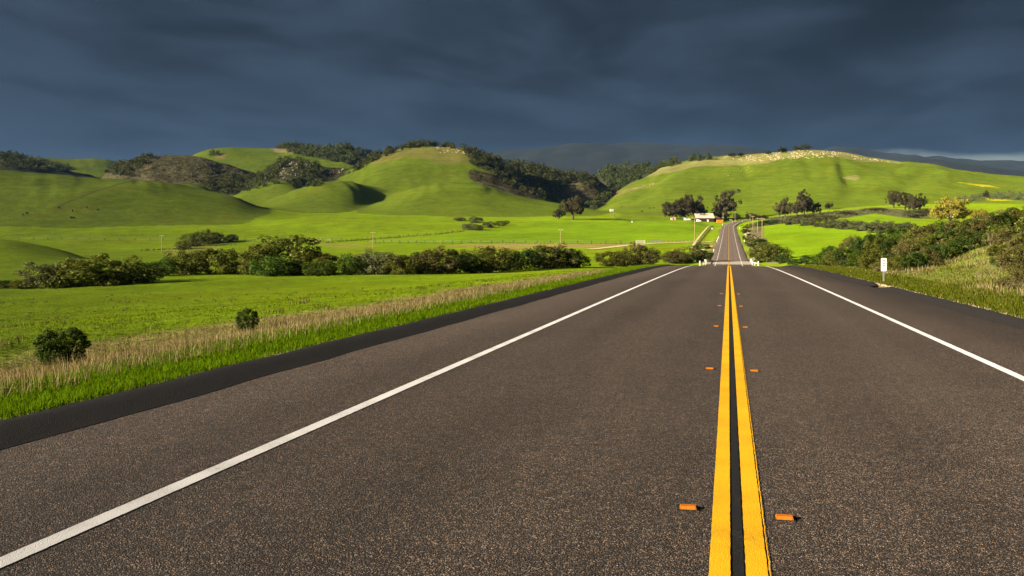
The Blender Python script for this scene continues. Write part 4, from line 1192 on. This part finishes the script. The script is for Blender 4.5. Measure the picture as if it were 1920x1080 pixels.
def scatter(n, x0, x1, y0, y1, seed, power=1.0):
    """more blades close by: distance drawn evenly in log"""
    rng = np.random.default_rng(seed)
    y = np.exp(rng.uniform(math.log(y0), math.log(y1), n)) if power else rng.uniform(y0, y1, n)
    return rng.uniform(x0, x1, n), y, rng

def verges():
    x, y, r = scatter(125000, -8.5, -6.20, 6, 130, 201)
    k = r.random(len(x)) < 1 - smooth(7.2, 8.5, -x) * .8
    x = x[k]; y = y[k]; D = np.hypot(x, y)
    p = vnoise(x / 1.2, y / 1.2, 70)
    grass('roadside_grass', 'lush green grass along the outer side of the left dike', x, y, (0.035 + .10 * p) * r.uniform(.5, 1.35, len(x)), .0018 + D * .00019, 'blade_green', .6, 1)
    x, y, r = scatter(100000, -13.0, -7.4, 6, 130, 202)
    jit = (vnoise(x / 3, y / 3, 31) - .5) * 1.6
    k = r.random(len(x)) < smooth(7.2, 8.4, -x + jit) * smooth(13.0, 10.5, -x + jit) * (.35 + .65 * (vnoise(x / 2.5, y / 5, 77) > .38))
    x = x[k]; y = y[k]; D = np.hypot(x, y)
    p = vnoise(x / 1.6, y / 1.6, 71)
    grass('dry_grass', 'tangle of straw coloured dry grass between lush verge and meadow', x, y, (0.03 + .10 * p) * r.uniform(.4, 1.3, len(x)), .0016 + D * .00015, 'blade_dry', 1.3, 2)
    x, y, r = scatter(9000, -8.9, -7.0, 6, 60, 203)
    D = np.hypot(x, y)
    grass('dry_grass', 'thin straw stalks mixed into the verge grass', x, y, .20 * r.uniform(.5, 1.5, len(x)), .002 + D * .00016, 'blade_dry', .6, 3)
    # meadow tufts falling away to the creek
    r = np.random.default_rng(204); n = 70000
    u = r.uniform(-330, 1150, n); D = 12 + 190 * r.random(n) ** 1.6
    x, y = world(u, D)
    k = (x < -11) & (vnoise(x / 4, y / 4, 72) * .6 + vnoise(x / 1.3, y / 1.3, 73) * .4 > .33)
    x = x[k]; y = y[k]; D = D[k]
    grass('meadow_grass', 'short green meadow grass running down to the creek', x, y, r.uniform(.02, .07, len(x)) * (1 - smooth(90, 200, D) * .6), .003 + D * .00036, 'blade_meadow', .9, 4)
    r = np.random.default_rng(208); n = 1900
    u = r.uniform(-330, 1150, n); D = 14 + 120 * r.random(n) ** 1.3
    x, y = world(u, D)
    k = (x < -12) & (vnoise(x / 5, y / 3, 78) * .6 + vnoise(x / 1.1, y / 1.1, 79) * .4 > .63)
    x = np.repeat(x[k], 9) + r.normal(size=k.sum() * 9) * .10; y = np.repeat(y[k], 9) + r.normal(size=k.sum() * 9) * .10; D = np.repeat(D[k], 9)
    grass('tussocks', 'dark brownish tussocks scattered over the green meadow', x, y, r.uniform(.06, .20, len(x)), .004 + D * .0003, 'leaf_brown', .5, 8)
    # right bank
    x, y, r = scatter(80000, 6.24, 30, 24, 150, 205)
    k = r.random(len(x)) < 1 - smooth(9, 30, x) * .75
    x = x[k]; y = y[k]; D = np.hypot(x, y)
    p = vnoise(x / 2.2, y / 2.2, 74)
    low = smooth(9, 6.4, x)
    grass('bank_grass', 'olive and straw coloured grass covering the right bank', x, y, (0.05 + .20 * p * (1 - low * .6)) * r.uniform(.5, 1.3, len(x)), .003 + D * .00022, 'blade_mixed', .45, 5)
    x, y, r = scatter(20000, 6.24, 8.6, 24, 140, 206)
    D = np.hypot(x, y)
    grass('roadside_grass', 'bright green grass along the outer side of the right dike', x, y, .11 * r.uniform(.5, 1.3, len(x)), .003 + D * .00022, 'blade_bank', .4, 6)
    x, y, r = scatter(40000, 8.5, 18, 24, 90, 207)
    k = vnoise(x / 2.6, y / 2.6, 75) > .76
    x = x[k]; y = y[k]; D = np.hypot(x, y)
    grass('dry_grass', 'patches of tall dry straw on the right bank', x, y, .30 * r.uniform(.4, 1.2, len(x)), .003 + D * .00020, 'blade_dry', .4, 7)
verges()
def grit(label, n, x0, x1, y0, y1, size, seed):
    x, y, r = scatter(n, x0, x1, y0, y1, seed)
    z = ground(x, y); vs = []; 
    base, f0 = rock_v(np.random.default_rng(5), 1.0)
    D = np.hypot(x, y)
    s = size * r.uniform(.4, 1.4, n) * (1 + D * .012)
    a = r.random(n) * 6.28
    c, s_ = np.cos(a)[:, None], np.sin(a)[:, None]
    v = np.stack([x[:, None] + s[:, None] * (base[None, :, 0] * c - base[None, :, 1] * s_), y[:, None] + s[:, None] * (base[None, :, 0] * s_ + base[None, :, 1] * c), z[:, None] + s[:, None] * base[None, :, 2]], -1).reshape(-1, 3)
    f = (f0[None] + (np.arange(n) * len(base))[:, None, None]).reshape(-1, 3)
    return tag(put('gravel', mesh_np('gravel', v, f, MAT['rock'])), label, None, None, 'stuff')
grit('pale grit gathered along the outer edge of the left dike', 5000, -6.42, -6.20, 6, 120, .013, 301)
grit('pale grit gathered along the outer edge of the right dike', 5000, 6.20, 6.50, 20, 120, .016, 302)
grit('loose gravel at the gap in the right dike by the sign', 260, 5.75, 6.9, 42.8, 46.0, .022, 303)

# ---------------------------------------------------------------- things on and along the highway
MAT['orange_plastic'] = plain('orange_plastic', (0.32, 0.085, 0.006), 0.45, 0.4, 0, .2, 30)
MAT['amber_lens'] = plain('amber_lens', (0.34, 0.12, 0.006), 0.4, 0.5, 0, .1, 40)
MAT['white_metal'] = plain('white_sheet_metal', (0.78, 0.76, 0.72), 0.5, 0.4, 0, .06, 3)
MAT['galvanised'] = plain('galvanised_steel', (0.24, 0.25, 0.22), 0.5, 0.4, .3, .2, 6)
MAT['white_wood'] = plain('white_painted_wood', (0.52, 0.49, 0.44), 0.7, 0.3, 0, .12, 3)
MAT['weathered_wood'] = plain('weathered_wood', (0.36, 0.27, 0.15), 0.85, 0.1, 0, .3, 3)
MAT['dark_wood'] = plain('dark_wood', (0.085, 0.062, 0.045), 0.85, 0.1, 0, .3, 3)
MAT['roof_metal'] = plain('pale_roof_metal', (0.44, 0.37, 0.29), 0.6, 0.3, 0, .12, .5)
MAT['barn_red'] = plain('dark_barn_boards', (0.040, 0.025, 0.024), 0.9, 0.1, 0, .3, .8)
MAT['orange_metal'] = plain('orange_container_paint', (0.62, 0.22, 0.02), 0.6, 0.3, 0, .12, 1)
MAT['cow_hide'] = plain('black_hide', (0.012, 0.010, 0.009), 0.8, 0.2)
MAT['dark_glass'] = plain('dark_glass', (0.02, 0.022, 0.025), 0.1, 0.5)
MAT['tyre'] = plain('tyre_rubber', (0.015, 0.015, 0.015), 0.9, 0.1)
MAT['sand'] = plain('pale_dirt', (0.33, 0.26, 0.15), 0.95, 0.05, 0, .3, .6)
MAT['track'] = plain('trodden_grass', (0.050, 0.058, 0.012), .95, .05, 0, .3, .5)
MAT['plaster'] = plain('peach_plaster', (0.50, 0.34, 0.24), 0.9, 0.1, 0, .1, .5)

def slope_at(y): return math.atan2(float(zroad(y + .5) - zroad(y - .5)), 1.0)
_mk = MB()
_mk.add([(-.052,-.05,0),(.052,-.05,0),(.052,.05,0),(-.052,.05,0),(-.046,-.024,.019),(.046,-.024,.019),(.046,.024,.019),(-.046,.024,.019)],
        [(0,3,2,1),(4,5,6,7),(0,1,5,4),(1,2,6,5),(2,3,7,6),(3,0,4,7)])
mk_me = _mk.mesh('body', MAT['orange_plastic'])
_rf = MB()
_rf.add([(-.043,-.0472,.0035),(.043,-.0472,.0035),(.040,-.0275,.0185),(-.040,-.0275,.0185)], [(0,1,2,3)])
rf_me = _rf.mesh('reflector', MAT['amber_lens'])
_pad = MB(); _pad.box(-.066, .062, -.060, .058, -.001, .0035); pad_me = _pad.mesh('adhesive_pad', MAT['tar'])
nth_word = ['nearest', 'second nearest', 'third nearest', 'fourth nearest', 'fifth nearest', 'sixth nearest', 'seventh nearest', 'eighth nearest']
for k in range(5):
    for sgn, sname in ((-1, 'left'), (1, 'right')):
        yy = 6.38 + 7.32 * k + (0 if sgn < 0 else -.11)
        t = thing('road_marker', 'orange raised road marker %s of the yellow lines, %s to the camera' % (sname, nth_word[k]), 'road marker',
                  (-0.295 if sgn < 0 else 0.275, yy, float(zroad(yy)) + .001), 0, 'raised markers beside the double yellow line')
        t.rotation_euler = (slope_at(yy), 0, random.uniform(-.06, .06))
        put('body', mk_me, t); put('reflector', rf_me, t); put('adhesive_pad', pad_me, t)

# roadside sign with three amber reflectors
sx, sy, sz, sD = spot(1657, 530, 30)
t = thing('roadside_sign', 'narrow white upright sign with three amber dots on a steel post beside the right shoulder', 'sign', (sx, sy, sz), math.radians(12))
hp = (530 - 484) * sD / F
mb = MB(); mb.box(-.030, .030, -.004, .004, -.3, hp - .12); mb.box(-.030, -.022, .004, .028, -.3, hp - .12); mb.box(.022, .030, .004, .028, -.3, hp - .12)
put('post', mb.mesh('post', MAT['galvanised']), t)
pw = 10.5 * sD / F / 2; ph = 24.5 * sD / F
def rounded(w, h, r, y0, y1, zc, n=5):
    pts = []
    for cx_, cz_, a0 in ((w - r, h - r, 0), (-w + r, h - r, 90), (-w + r, -h + r, 180), (w - r, -h + r, 270)):
        for k in range(n + 1):
            a = math.radians(a0 + 90 * k / n); pts.append((cx_ + r * math.cos(a), cz_ + r * math.sin(a)))
    mb = MB(); m = len(pts)
    mb.add([(p[0], y0, zc + p[1]) for p in pts] + [(p[0], y1, zc + p[1]) for p in pts],
           [tuple(range(m)), tuple(range(2 * m - 1, m - 1, -1))] + [(k, m + k, m + (k + 1) % m, (k + 1) % m) for k in range(m)])
    return mb
zc = hp - ph / 2
put('panel', rounded(pw, ph / 2, .035, -.012, -.007, zc).mesh('panel', MAT['white_metal']), t)
for dzp in (.30, .11, -.08):
    mb = MB(); mb.lathe([(.036, 0), (.036, .006), (.028, .009)], 14)
    me = mb.mesh('reflector', MAT['amber_lens'])
    o = put('reflector', me, t, (0, -.0125, zc + ph * dzp)); o.rotation_euler = (math.radians(90), 0, 0)

# bridge: deck and flared white railings
yb0, yb1 = 288.0, 312.0
ys = ys_for(yb0, yb1)
base_y = ys_for(-30, 872)
def zpl(y): return np.interp(y, base_y, zroad(base_y))
v, f = ribbon([-6.3, 6.3], ((zpl(ys) - zroad(ys)) + .012)[:, None] + np.zeros((1, 2)), ys)
tag(put('bridge_deck', mesh_np('bridge_deck', v, f, MAT['concrete'])), 'pale concrete deck of the small bridge at the bottom of the dip', kind='structure')
for sgn, nm in ((-1, 'left'), (1, 'right')):
    t = thing('bridge_railing', 'white flared concrete railing on the %s side of the small bridge' % nm, 'railing', (sgn * 6.35, yb0, float(zroad(yb0))), 0, 'bridge railings')
    z0 = float(zroad(yb0))
    pts = [(sgn * 1.3, -9), (sgn * .5, -4), (0, 0), (0, 6), (0, 12), (0, 18), (0, 24), (sgn * .5, 29), (sgn * 1.2, 34)]
    for i, (ax, ay) in enumerate(pts):
        zz = float(zroad(yb0 + ay)) - z0
        big = i in (0, len(pts) - 1)
        mb = MB(); mb.frustum(ax, ay, zz - .3, zz + (1.15 if big else .8), .2 if big else .13, .2, .16 if big else .12, .16)
        if big: mb.frustum(ax, ay, zz + 1.15, zz + 1.24, .22, .22, .12, .12)
        put('post', mb.mesh('post', MAT['white_wood']), t)
    for zz0, zz1 in ((.56, .72),):
        mb = MB()
        for (a, b) in zip(pts[:-1], pts[1:]):
            q = []
            for (px_, py_) in (a, b):
                zz = float(zroad(yb0 + py_)) - z0
                q += [(px_ - .06, py_, zz + zz0), (px_ + .06, py_, zz + zz0), (px_ + .06, py_, zz + zz1), (px_ - .06, py_, zz + zz1)]
            mb.add(q, [(0,1,5,4),(1,2,6,5),(2,3,7,6),(3,0,4,7),(0,3,2,1),(4,5,6,7)])
        put('rail', mb.mesh('rail', MAT['white_wood']), t)
# white guide posts
def guide_post(px, py, h, label, wide=.16):
    x, y, z, D = spot(px, py, 200)
    t = thing('guide_post', label, 'post', (x, y, z), 0, 'white guide posts beside the far highway')
    mb = MB(); mb.box(-wide, wide, -.06, .06, -.2, h); put('board', mb.mesh('board', MAT['white_wood']), t)
    mb = MB(); mb.box(-wide * .6, wide * .6, -.075, -.062, h * .72, h * .92); put('reflector', mb.mesh('reflector', MAT['white_metal']), t)
for a in [(1322,495,1.3,'short white post left of the bridge'),(1338,473,1.3,'white post at the far end of the left bridge railing'),(1344,455,1.3,'lowest of three white posts left of the far highway'),
          (1345.5,451,1.3,'middle of three white posts left of the far highway'),(1347.5,448,1.6,'highest of three white posts left of the far highway'),(1395.5,455,1.5,'white post right of the far highway above the bridge'),
          (1386.5,430,1.5,'white post right of the far highway near the bend'),(1354.5,423,1.8,'white post left of the highway near the orange container'),(1373.5,418,1.4,'small white post on the left of the bend'),(1392,416,1.4,'small white post on the outside of the bend'),
          (1378.5,416,1.2,'low white post at the foot of a pole by the bend')]:
    guide_post(*a)

# utility poles
def pole(px, top, py, label, arm=True, rad=.17, mat='weathered_wood', dmin=200, rz=.3):
    x, y, z, D = spot(px, py, dmin)
    h = (py - top) * D / F
    t = thing('utility_pole', label, 'utility pole', (x, y, z), rz, 'wooden utility poles across the valley')
    mb = MB(); mb.tube([(0, 0, -1), (0, 0, h * .5), (0, 0, h)], [rad, rad * .85, rad * .7], 8); put('mast', mb.mesh('mast', MAT[mat], True), t)
    if arm:
        mb = MB(); mb.box(-1.25, 1.25, -.32, -.15, h - .75, h - .5); put('crossarm', mb.mesh('crossarm', MAT[mat]), t)
        for k in (-1.1, -.5, .5, 1.1):
            mb = MB(); mb.lathe([(.05, 0), (.07, .08), (.04, .18)], 6); put('insulator', mb.mesh('insulator', MAT['white_metal']), t, (k, -.24, h - .5))
pole(303, 440, 474, 'lone tan pole in the left field before the creek bushes')
pole(699, 434, 466, 'lone orange brown pole in the field left of centre')
pole(1051, 429, 458, 'lone pole in front of the bright green field')
pole(1302.5, 407, 455, 'tall pale pole at the corner of the bright field by the lane')
pole(1411.5, 404, 430, 'first pole of the row right of the highway bend')
pole(1420.5, 408, 437, 'second pole of the row right of the highway bend', True)
pole(1429, 408, 447, 'nearest pole of the row at the edge of the right bright field')
pole(1378.3, 396, 415, 'pole in front of the small dark oak at the bend')
pole(1406.5, 402, 414.5, 'pole in front of the round dark oak at the bend')
pole(1355.8, 400, 419, 'pole in front of the tallest single gum')

# barn with its lean-to, container and parked things
def yard():
    x, y, z, D = spot(1322, 415.5, 700)
    u = D / F
    t = thing('barn', 'long dark barn with a pale metal roof at the end of the bright field', 'barn', (x, y, z), YAW)
    w = 17 * u; d = 5.0
    mb = MB(); mb.box(-w, w, 0, 2 * d, -1, 9 * u * .72); put('wall', mb.mesh('wall', MAT['barn_red']), t)
    e = 9 * u * .70; r = 15.5 * u
    mb = MB()
    mb.add([(-w - .5, -.7, e), (w + .5, -.7, e), (w - .1, d, r), (-w - .9, d, r), (-w - .5, -.7, e + .18), (w + .5, -.7, e + .18), (w - .1, d, r + .18), (-w - .9, d, r + .18)],
           [(0,3,2,1),(4,5,6,7),(0,1,5,4),(1,2,6,5),(2,3,7,6),(3,0,4,7)])
    mb.add([(-w - .5, 2*d + .7, e), (w + .5, 2*d + .7, e), (w - .1, d, r), (-w - .9, d, r), (-w - .5, 2*d + .7, e + .18), (w + .5, 2*d + .7, e + .18), (w - .1, d, r + .18), (-w - .9, d, r + .18)],
           [(0,1,2,3),(7,6,5,4),(0,4,5,1),(1,5,6,2),(2,6,7,3),(3,7,4,0)])
    put('roof', mb.mesh('roof', MAT['roof_metal']), t)
    mb = MB(); mb.box(3.6 * u, 6.6 * u, -.12, .02, 0, 5.5 * u * .7); put('door', mb.mesh('door', MAT['white_metal']), t)
    mb = MB(); mb.box(-2 * u, .5 * u, -.1, .02, .6, 4 * u * .7); put('window', mb.mesh('window', MAT['dark_glass']), t)
    x2, y2, z2, D2 = spot(1345, 415.5, 700)
    t = thing('shed', 'low dark lean-to shed joined to the right end of the barn', 'shed', (x2, y2 + 2, z2), YAW)
    mb = MB(); mb.box(-6 * u, 6 * u, 0, 6, -1, 3.0); put('wall', mb.mesh('wall', MAT['barn_red']), t)
    mb = MB(); mb.add([(-6.4*u,-.5,3.0),(6.4*u,-.5,2.6),(6.4*u,6.5,4.2),(-6.4*u,6.5,4.6),(-6.4*u,-.5,3.15),(6.4*u,-.5,2.75),(6.4*u,6.5,4.35),(-6.4*u,6.5,4.75)], [(0,3,2,1),(4,5,6,7),(0,1,5,4),(1,2,6,5),(2,3,7,6),(3,0,4,7)])
    put('roof', mb.mesh('roof', MAT['dark_wood']), t)
    x3, y3, z3, D3 = spot(1350, 417.2, 700)
    t = thing('shipping_container', 'bright orange metal container standing right of the barn', 'container', (x3, y3, z3), YAW)
    cw = 5.6 * D3 / F; ch = 5.3 * D3 / F
    mb = MB(); mb.box(-cw, cw, 0, 2.4, .1, ch); put('body', mb.mesh('body', MAT['orange_metal']), t)
    for k in range(9):
        mb = MB(); xx = -cw + (k + .5) * 2 * cw / 9; mb.box(xx - .1, xx + .1, -.05, 0, .2, ch - .1); put('rib', mb.mesh('rib', MAT['orange_metal']), t)
    for k in (-1, 1):
        mb = MB(); mb.box(k * cw - .12 * (k > 0) - .0, k * cw + .12 * (k < 0), -.07, 0.02, -.1, ch + .02); put('corner_post', mb.mesh('corner_post', MAT['orange_metal']), t)
    # parked vehicles
    def van(px, py, wpx, hpx, label, mt='white_metal', name='parked_van', cat='van'):
        x, y, z, D = spot(px, py, 600)
        w = wpx * D / F / 2; h = hpx * D / F
        t = thing(name, label, cat, (x, y, z), YAW, None)
        mb = MB()
        prof = [(-w, .35), (-w, h * .92), (-w * .9, h), (w * .35, h), (w * .62, h * .62), (w, h * .52), (w, .35)]
        n = len(prof)
        mb.add([(p[0], 0, p[1]) for p in prof] + [(p[0], 1.8, p[1]) for p in prof], [tuple(range(n)), tuple(range(2*n-1, n-1, -1))] + [(k, n+k, n+(k+1) % n, (k+1) % n) for k in range(n)])
        put('body', mb.mesh('body', MAT[mt]), t)
        mb = MB(); mb.add([(w*.36,-.02,h*.62),(w*.58,-.02,h*.62),(w*.34,-.02,h*.9),(-w*.1,-.02,h*.9),(-w*.1,-.02,h*.62)], [(0,1,2,3,4)]); put('window', mb.mesh('window', MAT['dark_glass']), t)
        for wx in (-w * .62, w * .62):
            for wy in (.1, 1.7):
                mb = MB(); mb.tube([(wx, wy - .1, .32), (wx, wy + .1, .32)], .33, 12); put('wheel', mb.mesh('wheel', MAT['tyre']), t)
    van(1310.5, 416, 8, 4.6, 'long white vehicle parked in front of the left half of the barn')
    van(1286.5, 413.5, 7, 5, 'white rounded vehicle parked under the grove behind the barn', name='parked_car', cat='car')
    van(1293.5, 413.3, 4.5, 3.2, 'smaller pale vehicle right of the rounded one under the grove', name='parked_car', cat='car')
    van(1370.5, 414.2, 6, 3.0, 'pale vehicle by the roadside near the tallest gum', name='parked_car', cat='car')
    # little house under the grove
    x4, y4, z4, D4 = spot(1263, 412.5, 700)
    t = thing('house', 'small peach coloured house half hidden under the left of the grove', 'house', (x4, y4, z4), YAW)
    mb = MB(); mb.box(-2.2, 2.2, 0, 4, -.5, 2.3); mb.add([(-2.2,-.01,2.3),(2.2,-.01,2.3),(0,-.01,3.3),(-2.2,4,2.3),(2.2,4,2.3),(0,4,3.3)], [(0,1,2),(5,4,3)]); put('wall', mb.mesh('wall', MAT['plaster']), t)
    mb = MB(); mb.add([(-2.5,-.3,2.2),(0,-.3,3.4),(0,4.3,3.4),(-2.5,4.3,2.2)], [(0,1,2,3)]); mb.add([(0,-.3,3.4),(2.5,-.3,2.2),(2.5,4.3,2.2),(0,4.3,3.4)], [(0,1,2,3)]); put('roof', mb.mesh('roof', MAT['dark_wood']), t)
    mb = MB(); mb.box(-.4, .4, -.06, .02, .1, 1.9); put('door', mb.mesh('door', MAT['dark_wood']), t)
yard()

# small white tank on a stand at the foot of the right hill
x, y, z, D = spot(1147, 408, 600)
t = thing('water_tank', 'small white tank raised on a slim stand below the wooded slope', 'tank', (x, y, z), .3)
h = 16 * D / F
mb = MB(); mb.box(-1.6, 1.6, -1.2, 1.2, h * .72, h); put('body', mb.mesh('body', MAT['white_wood']), t)
for ax, ay in ((-1.2, -.9), (1.2, -.9), (1.2, .9), (-1.2, .9)):
    mb = MB(); mb.tube([(ax, ay, -.5), (ax * .9, ay * .9, h * .72)], .07, 6); put('leg', mb.mesh('leg', MAT['weathered_wood']), t)
x, y, z, D = spot(1185, 417, 600)
t = thing('pump_stand', 'thin pale pump stand at the upper edge of the bright field', 'pump', (x, y, z))
mb = MB(); mb.tube([(0, 0, -.3), (0, 0, 3.2)], .09, 6); put('mast', mb.mesh('mast', MAT['white_wood']), t)
mb = MB(); mb.box(-.7, .7, -.4, .4, 0, .8); put('base', mb.mesh('base', MAT['white_wood']), t)
x, y, z, D = spot(1335, 431, 500)
t = thing('roadside_board', 'square pale board on two legs in the grass left of the far highway', 'sign', (x, y, z), YAW)
mb = MB(); mb.box(-.7, .7, -.05, .05, .5, 1.6); put('panel', mb.mesh('panel', MAT['white_wood']), t)
for ax in (-.5, .5):
    mb = MB(); mb.box(ax - .06, ax + .06, .05, .15, -.3, 1.4); put('leg', mb.mesh('leg', MAT['white_wood']), t)

# lanes: strips laid on the ground
def lane(name, label, pts, width, mat, lift=.10, dmin=150):
    P = np.array([spot(px, py, dmin)[:2] for px, py in pts])
    s = np.r_[0, np.cumsum(np.hypot(*np.diff(P, axis=0).T))]
    u = np.linspace(0, s[-1], max(8, int(s[-1] / 3)))
    Q = np.stack([np.interp(u, s, P[:, k]) for k in (0, 1)], 1)
    if len(Q) > 30: Q = gsmooth(Q, 2.0, 0)
    T = np.gradient(Q, axis=0); T /= np.linalg.norm(T, axis=1)[:, None] + 1e-9
    N = np.stack([T[:, 1], -T[:, 0]], 1) * width / 2
    N *= (1 + (RNG.random(len(Q)) - .5) * .35)[:, None]
    rows = []
    for k in (-1, -.33, .33, 1):
        q = Q + N * k; rows.append(np.c_[q, ground(q[:, 0], q[:, 1]) + lift * (1.0 if abs(k) < .5 else .6)])
    v = np.stack(rows, 1).reshape(-1, 3); n = len(Q)
    i = np.arange(n - 1)[:, None] * 4; j = np.arange(3)[None, :]
    a = i + j
    return tag(put(name, mesh_np(name, v, np.stack([a, a + 1, a + 5, a + 4], -1).reshape(-1, 4), MAT[mat])), label, None, None, 'structure')
lane('dirt_lane', 'pale dirt lane from the highway along the lower edge of the bright field', [(1096,468.5),(1140,464.5),(1190,459.5),(1230,456.5),(1290,454.5),(1343,452.5)], 5.0, 'sand', .3)
lane('dirt_lane', 'straight pale lane along the right edge of the bright field', [(1297,467),(1304,454),(1312,444),(1320,434),(1326,427),(1331,424)], 1.3, 'sand', .3)
lane('dirt_lane', 'short pale path climbing to the highway above the bridge', [(1309,471),(1320,467.5),(1334,462.5)], 2.4, 'sand', .3)
lane('dirt_lane', 'pale strip of bare earth along the left edge of the right bright field', [(1399,438),(1406,445),(1414,452),(1424,460)], 3.0, 'sand', .3)
lane('dirt_path', 'dark cattle track slanting up the left hill', [(100,391),(118,382.5),(140,374),(165,364),(190,356),(215,347.5),(240,341.5),(262,339)], 3.2, 'track', .12, 600)

# fences
def fence(label, pts, n, h, w=.16, mat='dark_wood', rail=True, dmin=150):
    P = np.array([spot(px, py, dmin)[:2] for px, py in pts])
    s = np.r_[0, np.cumsum(np.hypot(*np.diff(P, axis=0).T))]
    u = np.linspace(0, s[-1], n)
    Q = np.stack([np.interp(u, s, P[:, k]) for k in (0, 1)], 1); z = ground(Q[:, 0], Q[:, 1])
    o = (float(Q[0, 0]), float(Q[0, 1]), float(z[0]))
    t = thing('wire_fence', label, 'fence', o)
    mb = MB(); mb.box(-w, w, -w, w, -.3, h); me = mb.mesh('post', MAT[mat])
    for k in range(n):
        put('post', me, t, (Q[k, 0] - o[0], Q[k, 1] - o[1], z[k] - o[2]))
    if rail:
        for hh in (.45, .95):
            mb = MB(); mb.tube([(Q[k, 0] - o[0], Q[k, 1] - o[1], z[k] - o[2] + h * hh) for k in range(n)], .025, 4, False); put('wire', mb.mesh('wire', MAT['galvanised']), t)
fence('line of fence posts crossing the left field below the round mound', [(36,449),(90,449.5),(180,450.5),(280,451),(330,451.5)], 12, 1.7)
fence('fence running right from the field bushes below the middle mound', [(425,452.5),(500,452),(570,452),(640,451)], 14, 1.7)
fence('hedge line fence slanting up the left edge of the bright field', [(650,453),(700,448),(760,443.5),(820,439),(868,433.5)], 18, 1.8)
fence('post fence along the lower edge of the bright field', [(690,454.5),(800,455),(900,455.5),(1000,456),(1100,456.5),(1190,456.5)], 26, 1.5)
fence('pale rail fence beside the dirt lane', [(1200,456.5),(1250,455),(1300,453.5),(1342,451.5)], 22, 1.3, .07, 'weathered_wood')
fence('fence along the right edge of the highway below the right field', [(1400,437),(1408,444),(1420,453),(1436,463),(1460,478)], 20, 1.4, .12, 'weathered_wood')
# gates
def gate(px, py, w, label, mat):
    x, y, z, D = spot(px, py, 200)
    t = thing('field_gate', label, 'gate', (x, y, z), YAW)
    for k in (-1, 1):
        mb = MB(); mb.box(k * w / 2 - .12, k * w / 2 + .12, -.12, .12, -.3, 1.9); put('post', mb.mesh('post', MAT[mat]), t)
    for zz in (.3, .65, 1.0, 1.35, 1.65):
        mb = MB(); mb.box(-w / 2 + .12, w / 2 - .12, -.05, .05, zz, zz + .14); put('bar', mb.mesh('bar', MAT[mat]), t)
gate(597, 453, 3.6, 'pale field gate left of the fence corner right of the tall willow', 'weathered_wood')
gate(617, 452.5, 2.6, 'smaller pale field gate right of the first one', 'weathered_wood')
gate(1201, 457, 4.4, 'white barred gate at the left end of the rail fence', 'white_wood')
gate(1230, 456, 5.2, 'pale barred gate halfway along the dirt lane', 'galvanised')

# cattle
def cow_mesh():
    import bmesh
    vs = [(0,0,1.05),(.55,0,1.08),(-.6,0,1.1),(.95,0,1.25),(1.35,0,1.15),(1.62,0,.98),(.5,.22,.75),(.5,.24,.35),(.5,.24,0),(.5,-.22,.75),(.5,-.24,.35),(.5,-.24,0),
          (-.6,.22,.75),(-.68,.24,.4),(-.62,.24,0),(-.6,-.22,.75),(-.68,-.24,.4),(-.62,-.24,0),(-.95,0,1.15),(-1.05,0,.6)]
    es = [(0,1),(0,2),(1,3),(3,4),(4,5),(1,6),(6,7),(7,8),(1,9),(9,10),(10,11),(2,12),(12,13),(13,14),(2,15),(15,16),(16,17),(2,18),(18,19)]
    rs = [.40,.37,.36,.22,.17,.10,.16,.09,.07,.16,.09,.07,.17,.09,.07,.17,.09,.07,.10,.03]
    me = bpy.data.meshes.new('cow'); me.from_pydata(vs, es, [])
    o = bpy.data.objects.new('cow_frame', me); COL.objects.link(o)
    sk = o.modifiers.new('skin', 'SKIN')
    for i, r in enumerate(rs): me.skin_vertices[0].data[i].radius = (r, r)
    me.skin_vertices[0].data[0].use_root = True
    o.modifiers.new('sub', 'SUBSURF').levels = 1
    dg = bpy.context.evaluated_depsgraph_get()
    m2 = bpy.data.meshes.new_from_object(o.evaluated_get(dg)); m2.name = 'cow'
    bpy.data.objects.remove(o); m2.materials.clear(); m2.materials.append(MAT['cow_hide'])
    return m2
cow_me = cow_mesh()
for i, (px, py, lab) in enumerate([(43,404.5,'black cow at the left end of the small herd on the left hill'),(51,402,'black cow second from the left on the left hill'),(111,392,'black cow by the foot of the dark cattle track'),
        (136,397,'black cow grazing on the right of the cattle track'),(163,391,'black cow highest on the left hill'),(184,396,'rightmost black cow on the left hill'),(133,410,'black cow alone on the lower slope of the left hill'),(137,410.3,'black cow touching the lone one on the lower slope'),
        (1204,398,'black cow on the green slope left of the farm grove'),(1218,392,'upper black cow on the green slope left of the farm grove'),(1226,391,'upper right black cow on the green slope left of the grove'),(1166,389,'black cow below the wooded slope near the tank')]):
    x, y, z, D = spot(px, py, 500)
    o = put('cow', cow_me, None, (x, y, z), random.random() * 6.28, 1.25)
    tag(o, lab, 'cow', 'black cattle on the hills')
# ---------------------------------------------------------------- air
def haze():
    mb = MB(); mb.box(-12500, 12500, -12500, 12500, -60, 760)
    me = mb.mesh('haze')
    m = bpy.data.materials.new('haze'); m.use_nodes = True
    T = NT(m.node_tree)
    out = T.new('ShaderNodeOutputMaterial'); v = T.new('ShaderNodeVolumePrincipled')
    v.inputs['Color'].default_value = (0.24, 0.50, 1.0, 1); v.inputs['Density'].default_value = 0.0000095
    v.inputs['Anisotropy'].default_value = 0.0
    T.t.links.new(v.outputs[0], out.inputs['Volume'])
    me.materials.append(m)
    tag(put('haze', me), 'thin blue haze filling the valley and veiling the far range', kind='stuff')
haze()
